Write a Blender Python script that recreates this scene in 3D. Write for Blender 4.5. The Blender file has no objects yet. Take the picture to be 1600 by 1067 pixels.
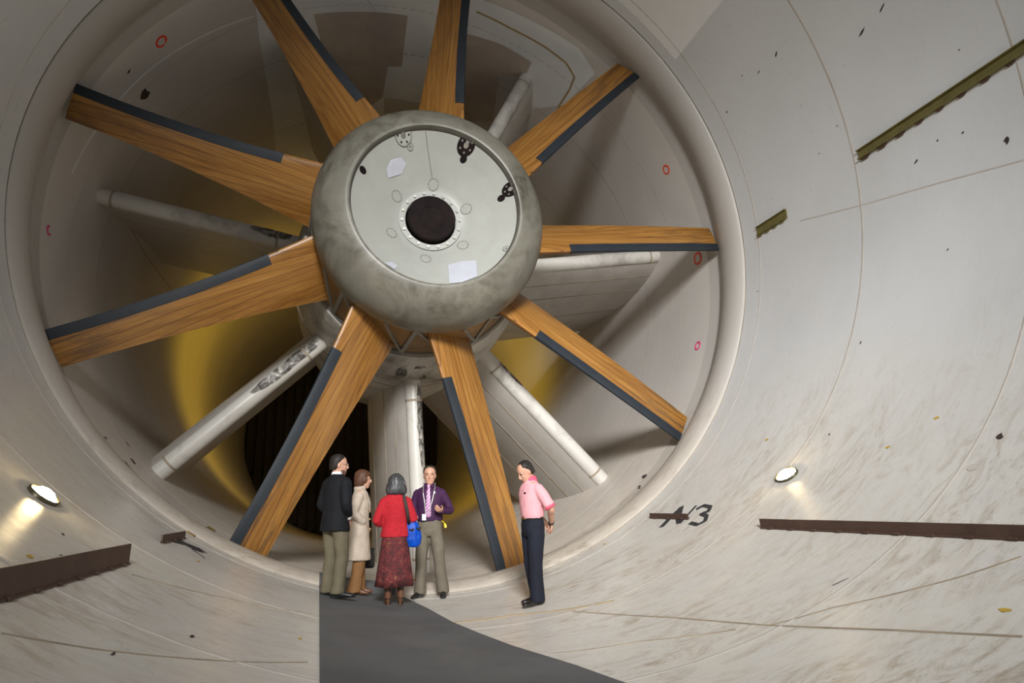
import bpy, bmesh, math, random
from mathutils import Vector, Matrix, noise

random.seed(7)
S = bpy.context.scene
COL = S.collection
PI = math.pi
RAD = math.radians

# ------------------------------------------------------------------ camera
# tunnel axis = +Y (downstream), X right, Z up, fan disc near y = 0.4, metres
RU = 6.1
F_PX, PITCH, YAW, ROLL = 992.04, 0.2486, 0.2931, -0.0278
CAM = Vector((-0.2708 * RU, -1.6803 * RU, -0.7892 * RU))
FW = Vector((math.sin(YAW) * math.cos(PITCH), math.cos(YAW) * math.cos(PITCH), math.sin(PITCH)))
_r = Vector((math.cos(YAW), -math.sin(YAW), 0))
_u = _r.cross(FW)
RT = _r * math.cos(ROLL) + _u * math.sin(ROLL)
UP = -_r * math.sin(ROLL) + _u * math.cos(ROLL)
cd = bpy.data.cameras.new('camera')
cam = bpy.data.objects.new('camera', cd)
COL.objects.link(cam)
cd.sensor_width = 36
cd.lens = F_PX / 1600 * 36
cd.clip_end = 200
cam.matrix_world = Matrix(((RT.x, UP.x, -FW.x, CAM.x), (RT.y, UP.y, -FW.y, CAM.y), (RT.z, UP.z, -FW.z, CAM.z), (0, 0, 0, 1)))
S.camera = cam

# ------------------------------------------------------------------ world, large lights, exposure
S.view_settings.view_transform = 'Standard'
S.view_settings.look = 'None'
S.view_settings.gamma = 1
S.view_settings.use_curve_mapping = False
S.view_settings.exposure = 0.0
w = bpy.data.worlds.new('world')
S.world = w
w.use_nodes = True
w.node_tree.nodes['Background'].inputs[0].default_value = (0.72, 0.86, 1.0, 1)
w.node_tree.nodes['Background'].inputs[1].default_value = 0.33


def area(name, loc, target, sx, sy, power, col):
    l = bpy.data.lights.new(name, 'AREA')
    l.shape = 'RECTANGLE'
    l.size, l.size_y, l.energy, l.color = sx, sy, power, col
    l.spread = RAD(47)
    o = bpy.data.objects.new(name, l)
    o.location = loc
    o.rotation_euler = (Vector(target) - Vector(loc)).to_track_quat('-Z', 'Y').to_euler()
    COL.objects.link(o)
    return o


# soft floodlight behind the photographer, beamed at the fan; the sky fills in from the open upstream end
area('floodlight', (-2.6, -18.6, 2.7), (2.3, 1.2, -3.4), 3.2, 3.2, 530, (1.0, 0.992, 0.975))
S.cycles.max_bounces = 8
S.cycles.diffuse_bounces = 5


# ------------------------------------------------------------------ materials
def new_mat(name):
    m = bpy.data.materials.new(name)
    m.use_nodes = True
    nt = m.node_tree
    b = nt.nodes['Principled BSDF']
    return m, nt, b


def nd(nt, t, **kw):
    n = nt.nodes.new(t)
    for k, v in kw.items():
        if hasattr(n, k):
            setattr(n, k, v)
        else:
            n.inputs[k.replace('_', ' ')].default_value = v
    return n


def ramp(nt, fac, stops):
    r = nt.nodes.new('ShaderNodeValToRGB')
    els = r.color_ramp.elements
    while len(els) < len(stops):
        els.new(0.5)
    for e, (p, c) in zip(els, stops):
        e.position = p
        e.color = (*c, 1) if len(c) == 3 else c
    nt.links.new(fac, r.inputs[0])
    return r.outputs[0]


def mix(nt, fac, a, b, mode='MIX'):
    n = nt.nodes.new('ShaderNodeMix')
    n.data_type = 'RGBA'
    n.blend_type = mode
    for sock, v in ((0, fac), (6, a), (7, b)):
        if hasattr(v, 'links'):
            nt.links.new(v, n.inputs[sock])
        else:
            n.inputs[sock].default_value = v if sock == 0 else (*v, 1)
    return n.outputs[2]


def mth(nt, op, a, b=None, c=None):
    n = nt.nodes.new('ShaderNodeMath')
    n.operation = op
    for i, v in enumerate((a, b, c)):
        if v is None:
            continue
        if hasattr(v, 'links'):
            nt.links.new(v, n.inputs[i])
        else:
            n.inputs[i].default_value = v
    return n.outputs[0]


def scaled(nt, src, sc, loc=(0, 0, 0)):
    m = nt.nodes.new('ShaderNodeMapping')
    m.inputs['Scale'].default_value = sc
    m.inputs['Location'].default_value = loc
    nt.links.new(src, m.inputs['Vector'])
    return m.outputs[0]


def noi(nt, vec, scale, detail=4, rough=0.6, dist=0.0):
    n = nt.nodes.new('ShaderNodeTexNoise')
    n.inputs['Scale'].default_value = scale
    n.inputs['Detail'].default_value = detail
    n.inputs['Roughness'].default_value = rough
    n.inputs['Distortion'].default_value = dist
    if vec is not None:
        nt.links.new(vec, n.inputs['Vector'])
    return n.outputs[0]


def bump(nt, b, h, strength=0.2, dist=0.02):
    n = nt.nodes.new('ShaderNodeBump')
    n.inputs['Strength'].default_value = strength
    n.inputs['Distance'].default_value = dist
    nt.links.new(h, n.inputs['Height'])
    nt.links.new(n.outputs[0], b.inputs['Normal'])


def simple(name, col, rough=0.6, metal=0.0, var=0.12, scale=6.0, bmp=0.0, spec=0.5, dirt=None, dirt_amt=0.5, dlo=0.5, dhi=0.75):
    m, nt, b = new_mat(name)
    tc = nd(nt, 'ShaderNodeTexCoord').outputs['Object']
    n = noi(nt, tc, scale, 5)
    lo = tuple(c * (1 - var) for c in col)
    hi = tuple(min(1, c * (1 + var)) for c in col)
    c = ramp(nt, n, [(0.3, lo), (0.7, hi)])
    if dirt:
        d = ramp(nt, noi(nt, tc, scale * 0.5, 7, 0.7, 0.6), [(dlo, (0, 0, 0)), (dhi, (dirt_amt,) * 3)])
        c = mix(nt, d, c, dirt)
    nt.links.new(c, b.inputs['Base Color'])
    b.inputs['Roughness'].default_value = rough
    b.inputs['Metallic'].default_value = metal
    b.inputs['Specular IOR Level'].default_value = spec
    if bmp:
        bump(nt, b, noi(nt, tc, scale * 6, 4), bmp, 0.01)
    return m


def tunnel_paint(name, base, warm, grime, floor_dirt=0.85, rough=0.36):
    """off-white tunnel paint; UV x = arc length along the hoop, UV y = along the axis (metres)"""
    m, nt, b = new_mat(name)
    tcn = nd(nt, 'ShaderNodeTexCoord')
    uv = tcn.outputs['UV']
    ob = tcn.outputs['Object']
    big = noi(nt, scaled(nt, uv, (0.25, 0.35, 1)), 1.0, 4, 0.55)
    c = ramp(nt, big, [(0.35, tuple(x * 0.9 for x in base)), (0.62, base)])
    # long hoop-wise streaks of wear
    st = noi(nt, scaled(nt, uv, (1.1, 3.6, 1)), 1.3, 10, 0.76, 1.9)
    sep = nd(nt, 'ShaderNodeSeparateXYZ')
    nt.links.new(ob, sep.inputs[0])
    low = mth(nt, 'SMOOTH_MIN', mth(nt, 'MAXIMUM', mth(nt, 'MULTIPLY_ADD', sep.outputs['Z'], -0.34, -0.85), 0.0), 1.0, 0.2)
    c = mix(nt, mth(nt, 'MULTIPLY', low, 0.75), c, (base[0] * 0.98, base[1] * 0.90, base[2] * 0.77))
    stf = ramp(nt, st, [(0.46, (0, 0, 0)), (0.70, (1, 1, 1))])
    bw = nt.nodes.new('ShaderNodeRGBToBW')
    nt.links.new(stf, bw.inputs[0])
    msk = ramp(nt, noi(nt, scaled(nt, uv, (0.55, 0.8, 1), (3.3, 1.7, 0)), 1.0, 5, 0.65, 0.8), [(0.38, (0.28, 0.28, 0.28)), (0.60, (1, 1, 1))])
    bwm = nt.nodes.new('ShaderNodeRGBToBW')
    nt.links.new(msk, bwm.inputs[0])
    soft = ramp(nt, noi(nt, scaled(nt, uv, (0.9, 1.6, 1), (7.1, 2.2, 0)), 1.1, 8, 0.7, 1.0), [(0.38, (0, 0, 0)), (0.72, (0.8, 0.8, 0.8))])
    bws = nt.nodes.new('ShaderNodeRGBToBW')
    nt.links.new(soft, bws.inputs[0])
    c = mix(nt, mth(nt, 'MULTIPLY', bws.outputs[0], mth(nt, 'MULTIPLY_ADD', low, 0.9, 0.10)), c, tuple(0.72 * x + 0.28 * y for x, y in zip(base, warm)))
    amt = mth(nt, 'MULTIPLY', mth(nt, 'MULTIPLY', bw.outputs[0], bwm.outputs[0]), mth(nt, 'MULTIPLY_ADD', low, floor_dirt, 0.08))
    c = mix(nt, amt, c, warm)
    # fine scuffs
    sc = noi(nt, scaled(nt, uv, (2.6, 11.0, 1)), 2.0, 7, 0.75, 1.2)
    scf = ramp(nt, sc, [(0.57, (0, 0, 0)), (0.68, (1, 1, 1))])
    bw2 = nt.nodes.new('ShaderNodeRGBToBW')
    nt.links.new(scf, bw2.inputs[0])
    c = mix(nt, mth(nt, 'MULTIPLY', mth(nt, 'MULTIPLY', bw2.outputs[0], bwm.outputs[0]), mth(nt, 'MULTIPLY_ADD', low, 0.7, 0.05)), c, grime)
    # scattered chips
    chp = noi(nt, scaled(nt, uv, (5.0, 9.0, 1)), 2.2, 3, 0.6)
    ch = ramp(nt, chp, [(0.755, (0, 0, 0)), (0.77, (0.75, 0.75, 0.75))])
    c = mix(nt, ch, c, (0.09, 0.07, 0.06))
    nt.links.new(c, b.inputs['Base Color'])
    rr = ramp(nt, st, [(0.3, (rough - 0.08,) * 3), (0.7, (rough + 0.18,) * 3)])
    nt.links.new(rr, b.inputs['Roughness'])
    bump(nt, b, noi(nt, scaled(nt, uv, (0.5, 1.2, 1)), 0.9, 6, 0.6), 0.16, 0.05)
    return m


def wood():
    """laminated boards: thin glue lines where the carved face cuts through parallel boards"""
    m, nt, b = new_mat('laminated_wood')
    tcn = nd(nt, 'ShaderNodeTexCoord')
    ob = tcn.outputs['Object']
    oi = nd(nt, 'ShaderNodeObjectInfo')
    ad = nt.nodes.new('ShaderNodeVectorMath')
    ad.operation = 'ADD'
    cmb = nd(nt, 'ShaderNodeCombineXYZ')
    rnd = mth(nt, 'MULTIPLY', oi.outputs['Random'], 37.0)
    for i in range(3):
        nt.links.new(rnd, cmb.inputs[i])
    nt.links.new(ob, ad.inputs[0])
    nt.links.new(cmb.outputs[0], ad.inputs[1])
    v = ad.outputs[0]
    # board coordinate: mostly axial (local Y), slightly across the chord
    sep = nd(nt, 'ShaderNodeSeparateXYZ')
    nt.links.new(ob, sep.inputs[0])
    wob = noi(nt, scaled(nt, v, (0.35, 1, 1)), 1.3, 3, 0.5)
    n = mth(nt, 'ADD', mth(nt, 'MULTIPLY', sep.outputs['Y'], 1.0), mth(nt, 'MULTIPLY', sep.outputs['Z'], 0.22))
    n = mth(nt, 'ADD', n, mth(nt, 'MULTIPLY', wob, 0.05))
    n = mth(nt, 'ADD', n, mth(nt, 'MULTIPLY', oi.outputs['Random'], 0.31))
    bc = mth(nt, 'DIVIDE', n, 0.085)
    fr = mth(nt, 'FRACT', bc)
    idx = mth(nt, 'FLOOR', bc)
    wn = nt.nodes.new('ShaderNodeTexWhiteNoise')
    wn.noise_dimensions = '1D'
    nt.links.new(idx, wn.inputs['W'])
    line = ramp(nt, fr, [(0.0, (1, 1, 1)), (0.06, (0.9, 0.9, 0.9)), (0.11, (0, 0, 0))])
    # grain runs along the blade (local X)
    gr = noi(nt, scaled(nt, v, (0.55, 16, 16)), 1.0, 8, 0.68, 0.4)
    gr2 = noi(nt, scaled(nt, v, (1.6, 60, 60)), 1.0, 4, 0.6)
    gb = mth(nt, 'ADD', mth(nt, 'MULTIPLY', gr, 0.75), mth(nt, 'MULTIPLY', gr2, 0.25))
    gb = mth(nt, 'ADD', gb, mth(nt, 'MULTIPLY', mth(nt, 'SUBTRACT', wn.outputs['Value'], 0.5), 0.13))
    c = ramp(nt, gb, [(0.28, (0.12, 0.045, 0.008)), (0.45, (0.235, 0.102, 0.020)), (0.60, (0.32, 0.152, 0.034)), (0.80, (0.385, 0.205, 0.055))])
    # weathered dark end near the tip
    tip = mth(nt, 'MULTIPLY', ramp(nt, mth(nt, 'DIVIDE', sep.outputs['X'], 6.1), [(0.55, (0, 0, 0)), (1.0, (0.8, 0.8, 0.8))]), 1.0)
    wt = ramp(nt, noi(nt, scaled(nt, v, (0.9, 6, 6)), 1.5, 6, 0.7), [(0.48, (0, 0, 0)), (0.62, (1, 1, 1))])
    c = mix(nt, mth(nt, 'MULTIPLY', wt, tip), c, (0.10, 0.055, 0.028))
    c = mix(nt, mth(nt, 'MULTIPLY', line, 0.75), c, (0.075, 0.028, 0.010))
    nt.links.new(c, b.inputs['Base Color'])
    b.inputs['Roughness'].default_value = 0.33
    bump(nt, b, gb, 0.08, 0.01)
    return m


def emit(name, col, s):
    m, nt, b = new_mat(name)
    b.inputs['Base Color'].default_value = (*col, 1)
    b.inputs['Emission Color'].default_value = (*col, 1)
    b.inputs['Emission Strength'].default_value = s
    n = noi(nt, nd(nt, 'ShaderNodeTexCoord').outputs['Object'], 9, 2)
    nt.links.new(ramp(nt, n, [(0.2, (0.92, 0.92, 0.92)), (0.8, (1, 1, 1))]), b.inputs['Base Color'])
    return m


M = {}
M['paint'] = tunnel_paint('tunnel_paint', (0.705, 0.72, 0.735), (0.40, 0.325, 0.245), (0.20, 0.155, 0.115), 1.1, 0.29)
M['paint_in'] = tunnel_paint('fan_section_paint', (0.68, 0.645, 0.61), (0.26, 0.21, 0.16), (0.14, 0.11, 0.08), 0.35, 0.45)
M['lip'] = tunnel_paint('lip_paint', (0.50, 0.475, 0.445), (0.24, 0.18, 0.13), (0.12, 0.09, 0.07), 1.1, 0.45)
M['patch_light'] = simple('fresh_grey_paint', (0.84, 0.86, 0.88), 0.5, var=0.04, scale=1.5)
M['patch_lighter'] = simple('fresh_white_paint', (0.87, 0.88, 0.885), 0.45, var=0.03, scale=1.0)
M['patch_brown'] = simple('bare_brown_patch', (0.53, 0.455, 0.39), 0.6, var=0.1, scale=2)
M['sealant'] = simple('tan_sealant', (0.40, 0.29, 0.13), 0.7)
M['seam'] = simple('seam_dirt', (0.33, 0.27, 0.20), 0.8, var=0.3, scale=3)
M['weld'] = simple('weld_paint', (0.53, 0.49, 0.445), 0.5, var=0.12, scale=3)
M['gap'] = simple('gap_black', (0.03, 0.025, 0.02), 0.8)
M['red_paint'] = simple('red_marker_paint', (0.90, 0.085, 0.04), 0.5, var=0.05)
M['pink_paint'] = simple('pink_marker_paint', (0.80, 0.05, 0.22), 0.5, var=0.05)
M['black_paint'] = simple('black_spray_paint', (0.035, 0.035, 0.04), 0.6, var=0.4, scale=8)
M['chip'] = simple('rust_chip', (0.045, 0.028, 0.025), 0.8, var=0.5, scale=30)
M['yellow_chip'] = simple('yellow_paint_fleck', (0.55, 0.36, 0.04), 0.6)
M['wood'] = wood()
M['slate'] = simple('slate_edge_sheath', (0.016, 0.021, 0.028), 0.55, var=0.15, scale=4, spec=0.3)
M['hub'] = simple('hub_grey_green', (0.145, 0.138, 0.112), 0.42, var=0.16, scale=2.2, dirt=(0.045, 0.037, 0.024), dirt_amt=0.9, dlo=0.46, dhi=0.66)
M['disc'] = simple('nose_disc_enamel', (0.32, 0.325, 0.30), 0.38, var=0.06, scale=1.6, dirt=(0.2, 0.19, 0.17), dirt_amt=0.3)
M['disc_line'] = simple('disc_cover_line', (0.13, 0.13, 0.115), 0.4)
M['pale_patch'] = simple('pale_patch_colour', (0.40, 0.41, 0.46), 0.4, var=0.04)
M['bolt'] = simple('bolt_metal', (0.42, 0.42, 0.38), 0.35, 0.6)
M['black_steel'] = simple('black_greasy_steel', (0.007, 0.004, 0.004), 0.8, var=0.5, scale=4, dirt=(0.03, 0.012, 0.008), dirt_amt=0.4, spec=0.15)
M['ochre'] = simple('ochre_band', (0.23, 0.125, 0.035), 0.6, var=0.3, scale=3, dirt=(0.06, 0.035, 0.015), dirt_amt=0.8)
M['bracket'] = simple('grey_bracket', (0.20, 0.19, 0.165), 0.5, var=0.15)
M['nacelle'] = simple('nacelle_cream', (0.50, 0.475, 0.42), 0.45, var=0.1, scale=1.2, dirt=(0.10, 0.085, 0.065), dirt_amt=0.85, dlo=0.46, dhi=0.68)
M['vane'] = simple('vane_cream', (0.52, 0.49, 0.45), 0.42, var=0.08, scale=1.0, dirt=(0.16, 0.13, 0.10), dirt_amt=0.45)
M['nose'] = simple('vane_nose_cream', (0.60, 0.575, 0.53), 0.35, var=0.08, scale=1.4, dirt=(0.07, 0.055, 0.04), dirt_amt=0.7, dlo=0.5, dhi=0.72)
def soot():
    m, nt, b = new_mat('soot_smear')
    tc = nd(nt, 'ShaderNodeTexCoord').outputs['Object']
    n = noi(nt, tc, 4.5, 8, 0.7, 0.8)
    b.inputs['Base Color'].default_value = (0.035, 0.028, 0.02, 1)
    b.inputs['Roughness'].default_value = 0.7
    nt.links.new(ramp(nt, n, [(0.36, (0, 0, 0)), (0.62, (0.9, 0.9, 0.9))]), b.inputs['Alpha'])
    return m


M['soot'] = soot()
M['rust_bar'] = simple('rust_brown_bar', (0.085, 0.048, 0.034), 0.6, var=0.2, scale=5)
M['olive_bar'] = simple('olive_primer_bar', (0.155, 0.135, 0.045), 0.55, var=0.2, scale=5)
M['mat'] = simple('grey_mat', (0.098, 0.102, 0.106), 0.72, var=0.14, scale=1.6, bmp=0.15, dirt=(0.16, 0.155, 0.145), dirt_amt=0.5)
M['lamp_rim'] = simple('lamp_rim_brass', (0.10, 0.085, 0.05), 0.4, 0.5)
M['lamp_glow'] = emit('lamp_glow', (1.0, 0.76, 0.40), 170)
M['sodium'] = emit('sodium_glow', (1.0, 0.62, 0.06), 30)
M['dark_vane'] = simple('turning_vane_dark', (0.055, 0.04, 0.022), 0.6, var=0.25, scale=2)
M['orange'] = simple('orange_plastic', (0.75, 0.11, 0.015), 0.5)
M['grating'] = simple('yellow_grating', (0.42, 0.29, 0.09), 0.6, var=0.3, scale=20)


# ------------------------------------------------------------------ object helpers
def obj(name, verts, faces, mat, parent=None, smooth=True, uv=None, loc=None):
    me = bpy.data.meshes.new(name)
    me.from_pydata([tuple(v) for v in verts], [], faces)
    me.materials.append(mat)
    if uv:
        l = me.uv_layers.new(name='uv')
        for lp in me.loops:
            l.data[lp.index].uv = uv[lp.vertex_index]
    if smooth:
        me.polygons.foreach_set('use_smooth', [True] * len(me.polygons))
        me.set_sharp_from_angle(angle=RAD(38))
    o = bpy.data.objects.new(name, me)
    COL.objects.link(o)
    if parent:
        o.parent = parent
    return o


def obj_bm(name, bm, mat, parent=None, smooth=False):
    bmesh.ops.recalc_face_normals(bm, faces=bm.faces)
    me = bpy.data.meshes.new(name)
    bm.to_mesh(me)
    bm.free()
    me.materials.append(mat)
    if smooth:
        me.polygons.foreach_set('use_smooth', [True] * len(me.polygons))
    o = bpy.data.objects.new(name, me)
    COL.objects.link(o)
    if parent:
        o.parent = parent
    return o


def empty(name, loc=(0, 0, 0)):
    o = bpy.data.objects.new(name, None)
    o.empty_display_size = 0.2
    o.location = loc
    COL.objects.link(o)
    return o


def tag(o, label=None, cat=None, group=None, kind=None):
    if label:
        o['label'] = label
    if cat:
        o['category'] = cat
    if group:
        o['group'] = group
    if kind:
        o['kind'] = kind
    return o


def cyl(ang, y, r):
    return Vector((r * math.cos(ang), y, r * math.sin(ang)))


RW = 6.07   # inner radius of the tunnel shell


def ray(px, py):
    return (FW * F_PX + RT * (px - 800) - UP * (py - 533.5)).normalized()


def wall_at(px, py, r=RW):
    """angle and station of the spot on the tunnel shell"""
    d = ray(px, py)
    a = d.x * d.x + d.z * d.z
    b = 2 * (CAM.x * d.x + CAM.z * d.z)
    c = CAM.x ** 2 + CAM.z ** 2 - r * r
    t = (-b + math.sqrt(b * b - 4 * a * c)) / (2 * a)
    p = CAM + d * t
    return math.atan2(p.z, p.x), p.y


def plane_at(px, py, y):
    d = ray(px, py)
    return CAM + d * ((y - CAM.y) / d.y)


def revolve(name, prof, mat, parent=None, seg=160, closed=False, cap0=False, cap1=False, a0=PI / 2):
    """prof: list of (y, r); open seam so that UVs run once round the hoop"""
    vs, uv, fs = [], [], []
    L = [0]
    for i in range(1, len(prof)):
        L.append(L[-1] + math.hypot(prof[i][0] - prof[i - 1][0], prof[i][1] - prof[i - 1][1]))
    n = len(prof)
    for j in range(seg + 1):
        a = a0 + 2 * PI * j / seg
        for i, (y, r) in enumerate(prof):
            vs.append(cyl(a, y, r))
            uv.append((a * 6.07, prof[0][0] + L[i]))
    for j in range(seg):
        for i in range(n - 1):
            fs.append((j * n + i, j * n + i + 1, (j + 1) * n + i + 1, (j + 1) * n + i))
    for flag, i in ((cap0, 0), (cap1, n - 1)):
        if flag:
            fs.append([j * n + i for j in range(seg)])
    return obj(name, vs, fs, mat, parent, True, uv)


def wall_strip(name, pts, width, mat, parent, r=RW, off=0.004, step=0.12):
    """ribbon along (ang, y) points on the shell, a few mm proud, with its own thickness"""
    P = []
    for i in range(len(pts) - 1):
        (a0, y0), (a1, y1) = pts[i], pts[i + 1]
        d = math.hypot((a1 - a0) * r, y1 - y0)
        k = max(1, int(d / step))
        for q in range(k):
            t = q / k
            P.append((a0 + (a1 - a0) * t, y0 + (y1 - y0) * t))
    P.append(pts[-1])
    vs, fs = [], []
    for i, (a, y) in enumerate(P):
        b = P[min(i + 1, len(P) - 1)]
        c = P[max(i - 1, 0)]
        tx, ty = (b[0] - c[0]) * r, b[1] - c[1]
        l = math.hypot(tx, ty) or 1
        wd = width(i / max(1, len(P) - 1)) if callable(width) else width
        nx, ny = -ty / l * wd / 2, tx / l * wd / 2
        for s, o in ((-1, 0.004), (-1, -off), (1, -off), (1, 0.004)):
            vs.append(cyl(a + s * nx / r, y + s * ny, r + o))
    for i in range(len(P) - 1):
        for k in range(3):
            fs.append((i * 4 + k, i * 4 + k + 1, i * 4 + 4 + k + 1, i * 4 + 4 + k))
    return obj(name, vs, fs, mat, parent, False)


def wall_patch(name, poly, mat, parent, r=RW, off=0.004):
    """polygon of (ang, y) laid on the shell, cut into narrow facets so it follows the curve"""
    bm = bmesh.new()
    vv = [bm.verts.new((a * r, y, 0)) for a, y in poly]
    bm.faces.new(vv)
    lo, hi = min(a for a, _ in poly) * r, max(a for a, _ in poly) * r
    x = lo + 0.2
    while x < hi:
        g = bm.verts[:] + bm.edges[:] + bm.faces[:]
        bmesh.ops.bisect_plane(bm, geom=g, plane_co=(x, 0, 0), plane_no=(1, 0, 0))
        x += 0.2
    bmesh.ops.triangulate(bm, faces=bm.faces[:])
    for v in bm.verts:
        a, y = v.co.x / r, v.co.y
        v.co = cyl(a, y, r - off)
    return obj_bm(name, bm, mat, parent)


def blob(name, ang, y, ru, rv, mat, parent, r=RW, rot=0.0, n=9, off=0.004, rough=0.35):
    poly = []
    for i in range(n):
        t = 2 * PI * i / n
        k = 1 + random.uniform(-rough, rough)
        u, v = ru * math.cos(t) * k, rv * math.sin(t) * k
        uu = u * math.cos(rot) - v * math.sin(rot)
        v2 = u * math.sin(rot) + v * math.cos(rot)
        poly.append((ang + uu / r, y + v2))
    return wall_patch(name, poly, mat, parent, r, off)


def box(bm, c, ax, sz):
    """box at c, axes list of three unit vectors, half sizes"""
    vs = []
    for i in (-1, 1):
        for j in (-1, 1):
            for k in (-1, 1):
                vs.append(bm.verts.new(Vector(c) + ax[0] * i * sz[0] + ax[1] * j * sz[1] + ax[2] * k * sz[2]))
    for f in ((0, 1, 3, 2), (4, 6, 7, 5), (0, 4, 5, 1), (2, 3, 7, 6), (0, 2, 6, 4), (1, 5, 7, 3)):
        bm.faces.new([vs[i] for i in f])


def loft(bm, rings, n=14, ref=Vector((1, 0, 0)), cap=True):
    """closed tube through rings (centre, a, b): a along ref, b across"""
    L = []
    for i, rg in enumerate(rings):
        c, a, b = Vector(rg[0]), rg[1], rg[2]
        p0 = Vector(rings[max(0, i - 1)][0])
        p1 = Vector(rings[min(len(rings) - 1, i + 1)][0])
        t = (p1 - p0).normalized()
        rf = Vector(rg[3]) if len(rg) > 3 else ref
        e1 = (rf - t * rf.dot(t))
        e1 = e1.normalized() if e1.length > 1e-4 else t.orthogonal().normalized()
        e2 = t.cross(e1)
        L.append([bm.verts.new(c + e1 * a * math.cos(2 * PI * k / n) + e2 * b * math.sin(2 * PI * k / n)) for k in range(n)])
    for i in range(len(L) - 1):
        for k in range(n):
            bm.faces.new((L[i][k], L[i][(k + 1) % n], L[i + 1][(k + 1) % n], L[i + 1][k]))
    if cap:
        bm.faces.new(L[0][::-1])
        bm.faces.new(L[-1])
    return L


#PART_STRUCTURE
# ------------------------------------------------------------------ tunnel shell
YA, YB = 0.447, -0.476        # downstream / upstream edge of the rounded lip
ys = [-20 + i * 0.75 for i in range(27)]
prof = [(y, RW) for y in ys if y < YB - 0.06] + [(YB - 0.02, RW)]
wall_up = revolve('wall_upstream', prof, M['paint'], seg=180)
tag(wall_up, 'off-white painted round tunnel wall in front of the fan', None, None, 'structure')
gapr = revolve('trim_1', [(YB - 0.021, RW - 0.001), (YB - 0.018, RW + 0.03), (YB - 0.004, RW + 0.03), (YB - 0.001, RW - 0.005)], M['seam'], seg=180)
tag(gapr, 'thin dark joint around the tunnel at the outer edge of the lip', None, None, 'structure')
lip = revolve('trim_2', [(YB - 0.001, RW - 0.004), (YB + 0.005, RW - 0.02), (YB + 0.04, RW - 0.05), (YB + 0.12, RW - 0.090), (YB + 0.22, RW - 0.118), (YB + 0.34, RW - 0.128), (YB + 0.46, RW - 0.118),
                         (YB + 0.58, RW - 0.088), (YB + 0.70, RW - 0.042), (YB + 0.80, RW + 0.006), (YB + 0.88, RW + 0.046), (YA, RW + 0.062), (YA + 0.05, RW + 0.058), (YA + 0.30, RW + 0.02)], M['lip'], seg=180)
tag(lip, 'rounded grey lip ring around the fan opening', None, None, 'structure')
prof = [(YA + 0.30, RW + 0.02)] + [(YA + 0.30 + i * 0.5, RW) for i in range(1, 19)] + [(YA + 9.3 + i, RW + 0.025 * i) for i in range(1, 30)]
wall_dn = revolve('wall_downstream', prof, M['paint_in'], seg=180)
tag(wall_dn, 'dim painted round tunnel wall behind the fan', None, None, 'structure')
YEND = YA + 9.3 + 29

# hoop welds and seams (parts of the shell)
for y, wd in ((-0.93, 0.03), (-3.30, 0.045), (-5.75, 0.04), (-8.3, 0.04)):
    revolve('weld_seam', [(y - wd / 2, RW + 0.002), (y - wd / 4, RW - 0.004), (y + wd / 4, RW - 0.004), (y + wd / 2, RW + 0.002)], M['weld'], wall_up, seg=180)
for y, wd in ((1.9, 0.03), (3.4, 0.05), (6.2, 0.05), (9.2, 0.05)):
    revolve('weld_seam', [(y - wd / 2, RW + 0.002), (y - wd / 4, RW - 0.003), (y + wd / 4, RW - 0.003), (y + wd / 2, RW + 0.002)], M['weld'], wall_dn, seg=180)


def wpts(*px):
    return [wall_at(*q) for q in px]


wall_strip('floor_seam', wpts((892, 955), (1050, 965), (1197, 977), (1400, 985), (1598, 995)), 0.022, M['seam'], wall_up)
wall_strip('floor_seam', wpts((1205, 977), (1300, 950), (1500, 902), (1595, 870)), 0.016, M['seam'], wall_up)
wall_strip('floor_seam', wpts((860, 1021), (1000, 1002), (1150, 984)), 0.014, M['seam'], wall_up)
wall_strip('floor_seam', wpts((708, 973), (800, 961), (900, 950), (960, 938)), 0.03, M['sealant'], wall_up)
wall_strip('floor_seam', wpts((206, 898), (350, 934), (495, 960)), 0.016, M['seam'], wall_up)
wall_strip('floor_seam', wpts((2, 990), (150, 1015), (300, 1030), (480, 1035)), 0.014, M['seam'], wall_up)
wall_strip('plate_seam', wpts((1600, 250), (1470, 285), (1340, 322), (1250, 345)), 0.018, M['weld'], wall_up)
wall_strip('plate_seam', wpts((190, 330), (225, 395), (268, 452)), 0.02, M['seam'], wall_dn)
# lighter repainted panel high on the right
a0 = wall_at(1090, 50)[0]
wall_patch('repainted_panel', [(a0, YB - 0.25), (a0, -4.6), (a0 + 0.75, -4.6), (a0 + 0.75, YB - 0.25)], M['patch_lighter'], wall_up, off=0.003)

# paint patches inside the fan section, upper part
def patch_px(mat, px, off=0.003, name='paint_patch', par=None, r=RW):
    return wall_patch(name, [wall_at(*q) for q in px], mat, par or wall_dn, r, off)


patch_px(M['patch_light'], [(398, 0), (405, 60), (425, 175), (432, 245), (500, 270), (560, 260), (600, 190), (600, 40), (560, -20), (470, -30)])
patch_px(M['patch_light'], [(560, -25), (600, 40), (598, 152), (650, 160), (705, 162), (720, 95), (830, 120), (832, 170), (880, 165), (930, 115), (905, 75), (850, 42), (760, 2), (680, -25)])
patch_px(M['patch_brown'], [(490, 22), (560, 18), (637, 24), (628, 104), (606, 104), (598, 152), (545, 190), (512, 150), (500, 60)], 0.0055, 'bare_patch')
patch_px(M['patch_brown'], [(728, 52), (785, 70), (831, 97), (822, 116), (780, 118), (770, 190), (715, 190)], 0.0055, 'bare_patch')
wall_strip('sealant_bead', wpts((745, 18), (800, 45), (855, 75), (885, 98), (898, 120), (890, 140), (872, 168)), 0.045, M['sealant'], wall_dn, off=0.012)
wall_strip('pale_scratch', wpts((112, 272), (145, 210), (190, 152), (245, 100), (310, 60), (398, 25)), 0.035, M['patch_light'], wall_dn, off=0.004)

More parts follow.
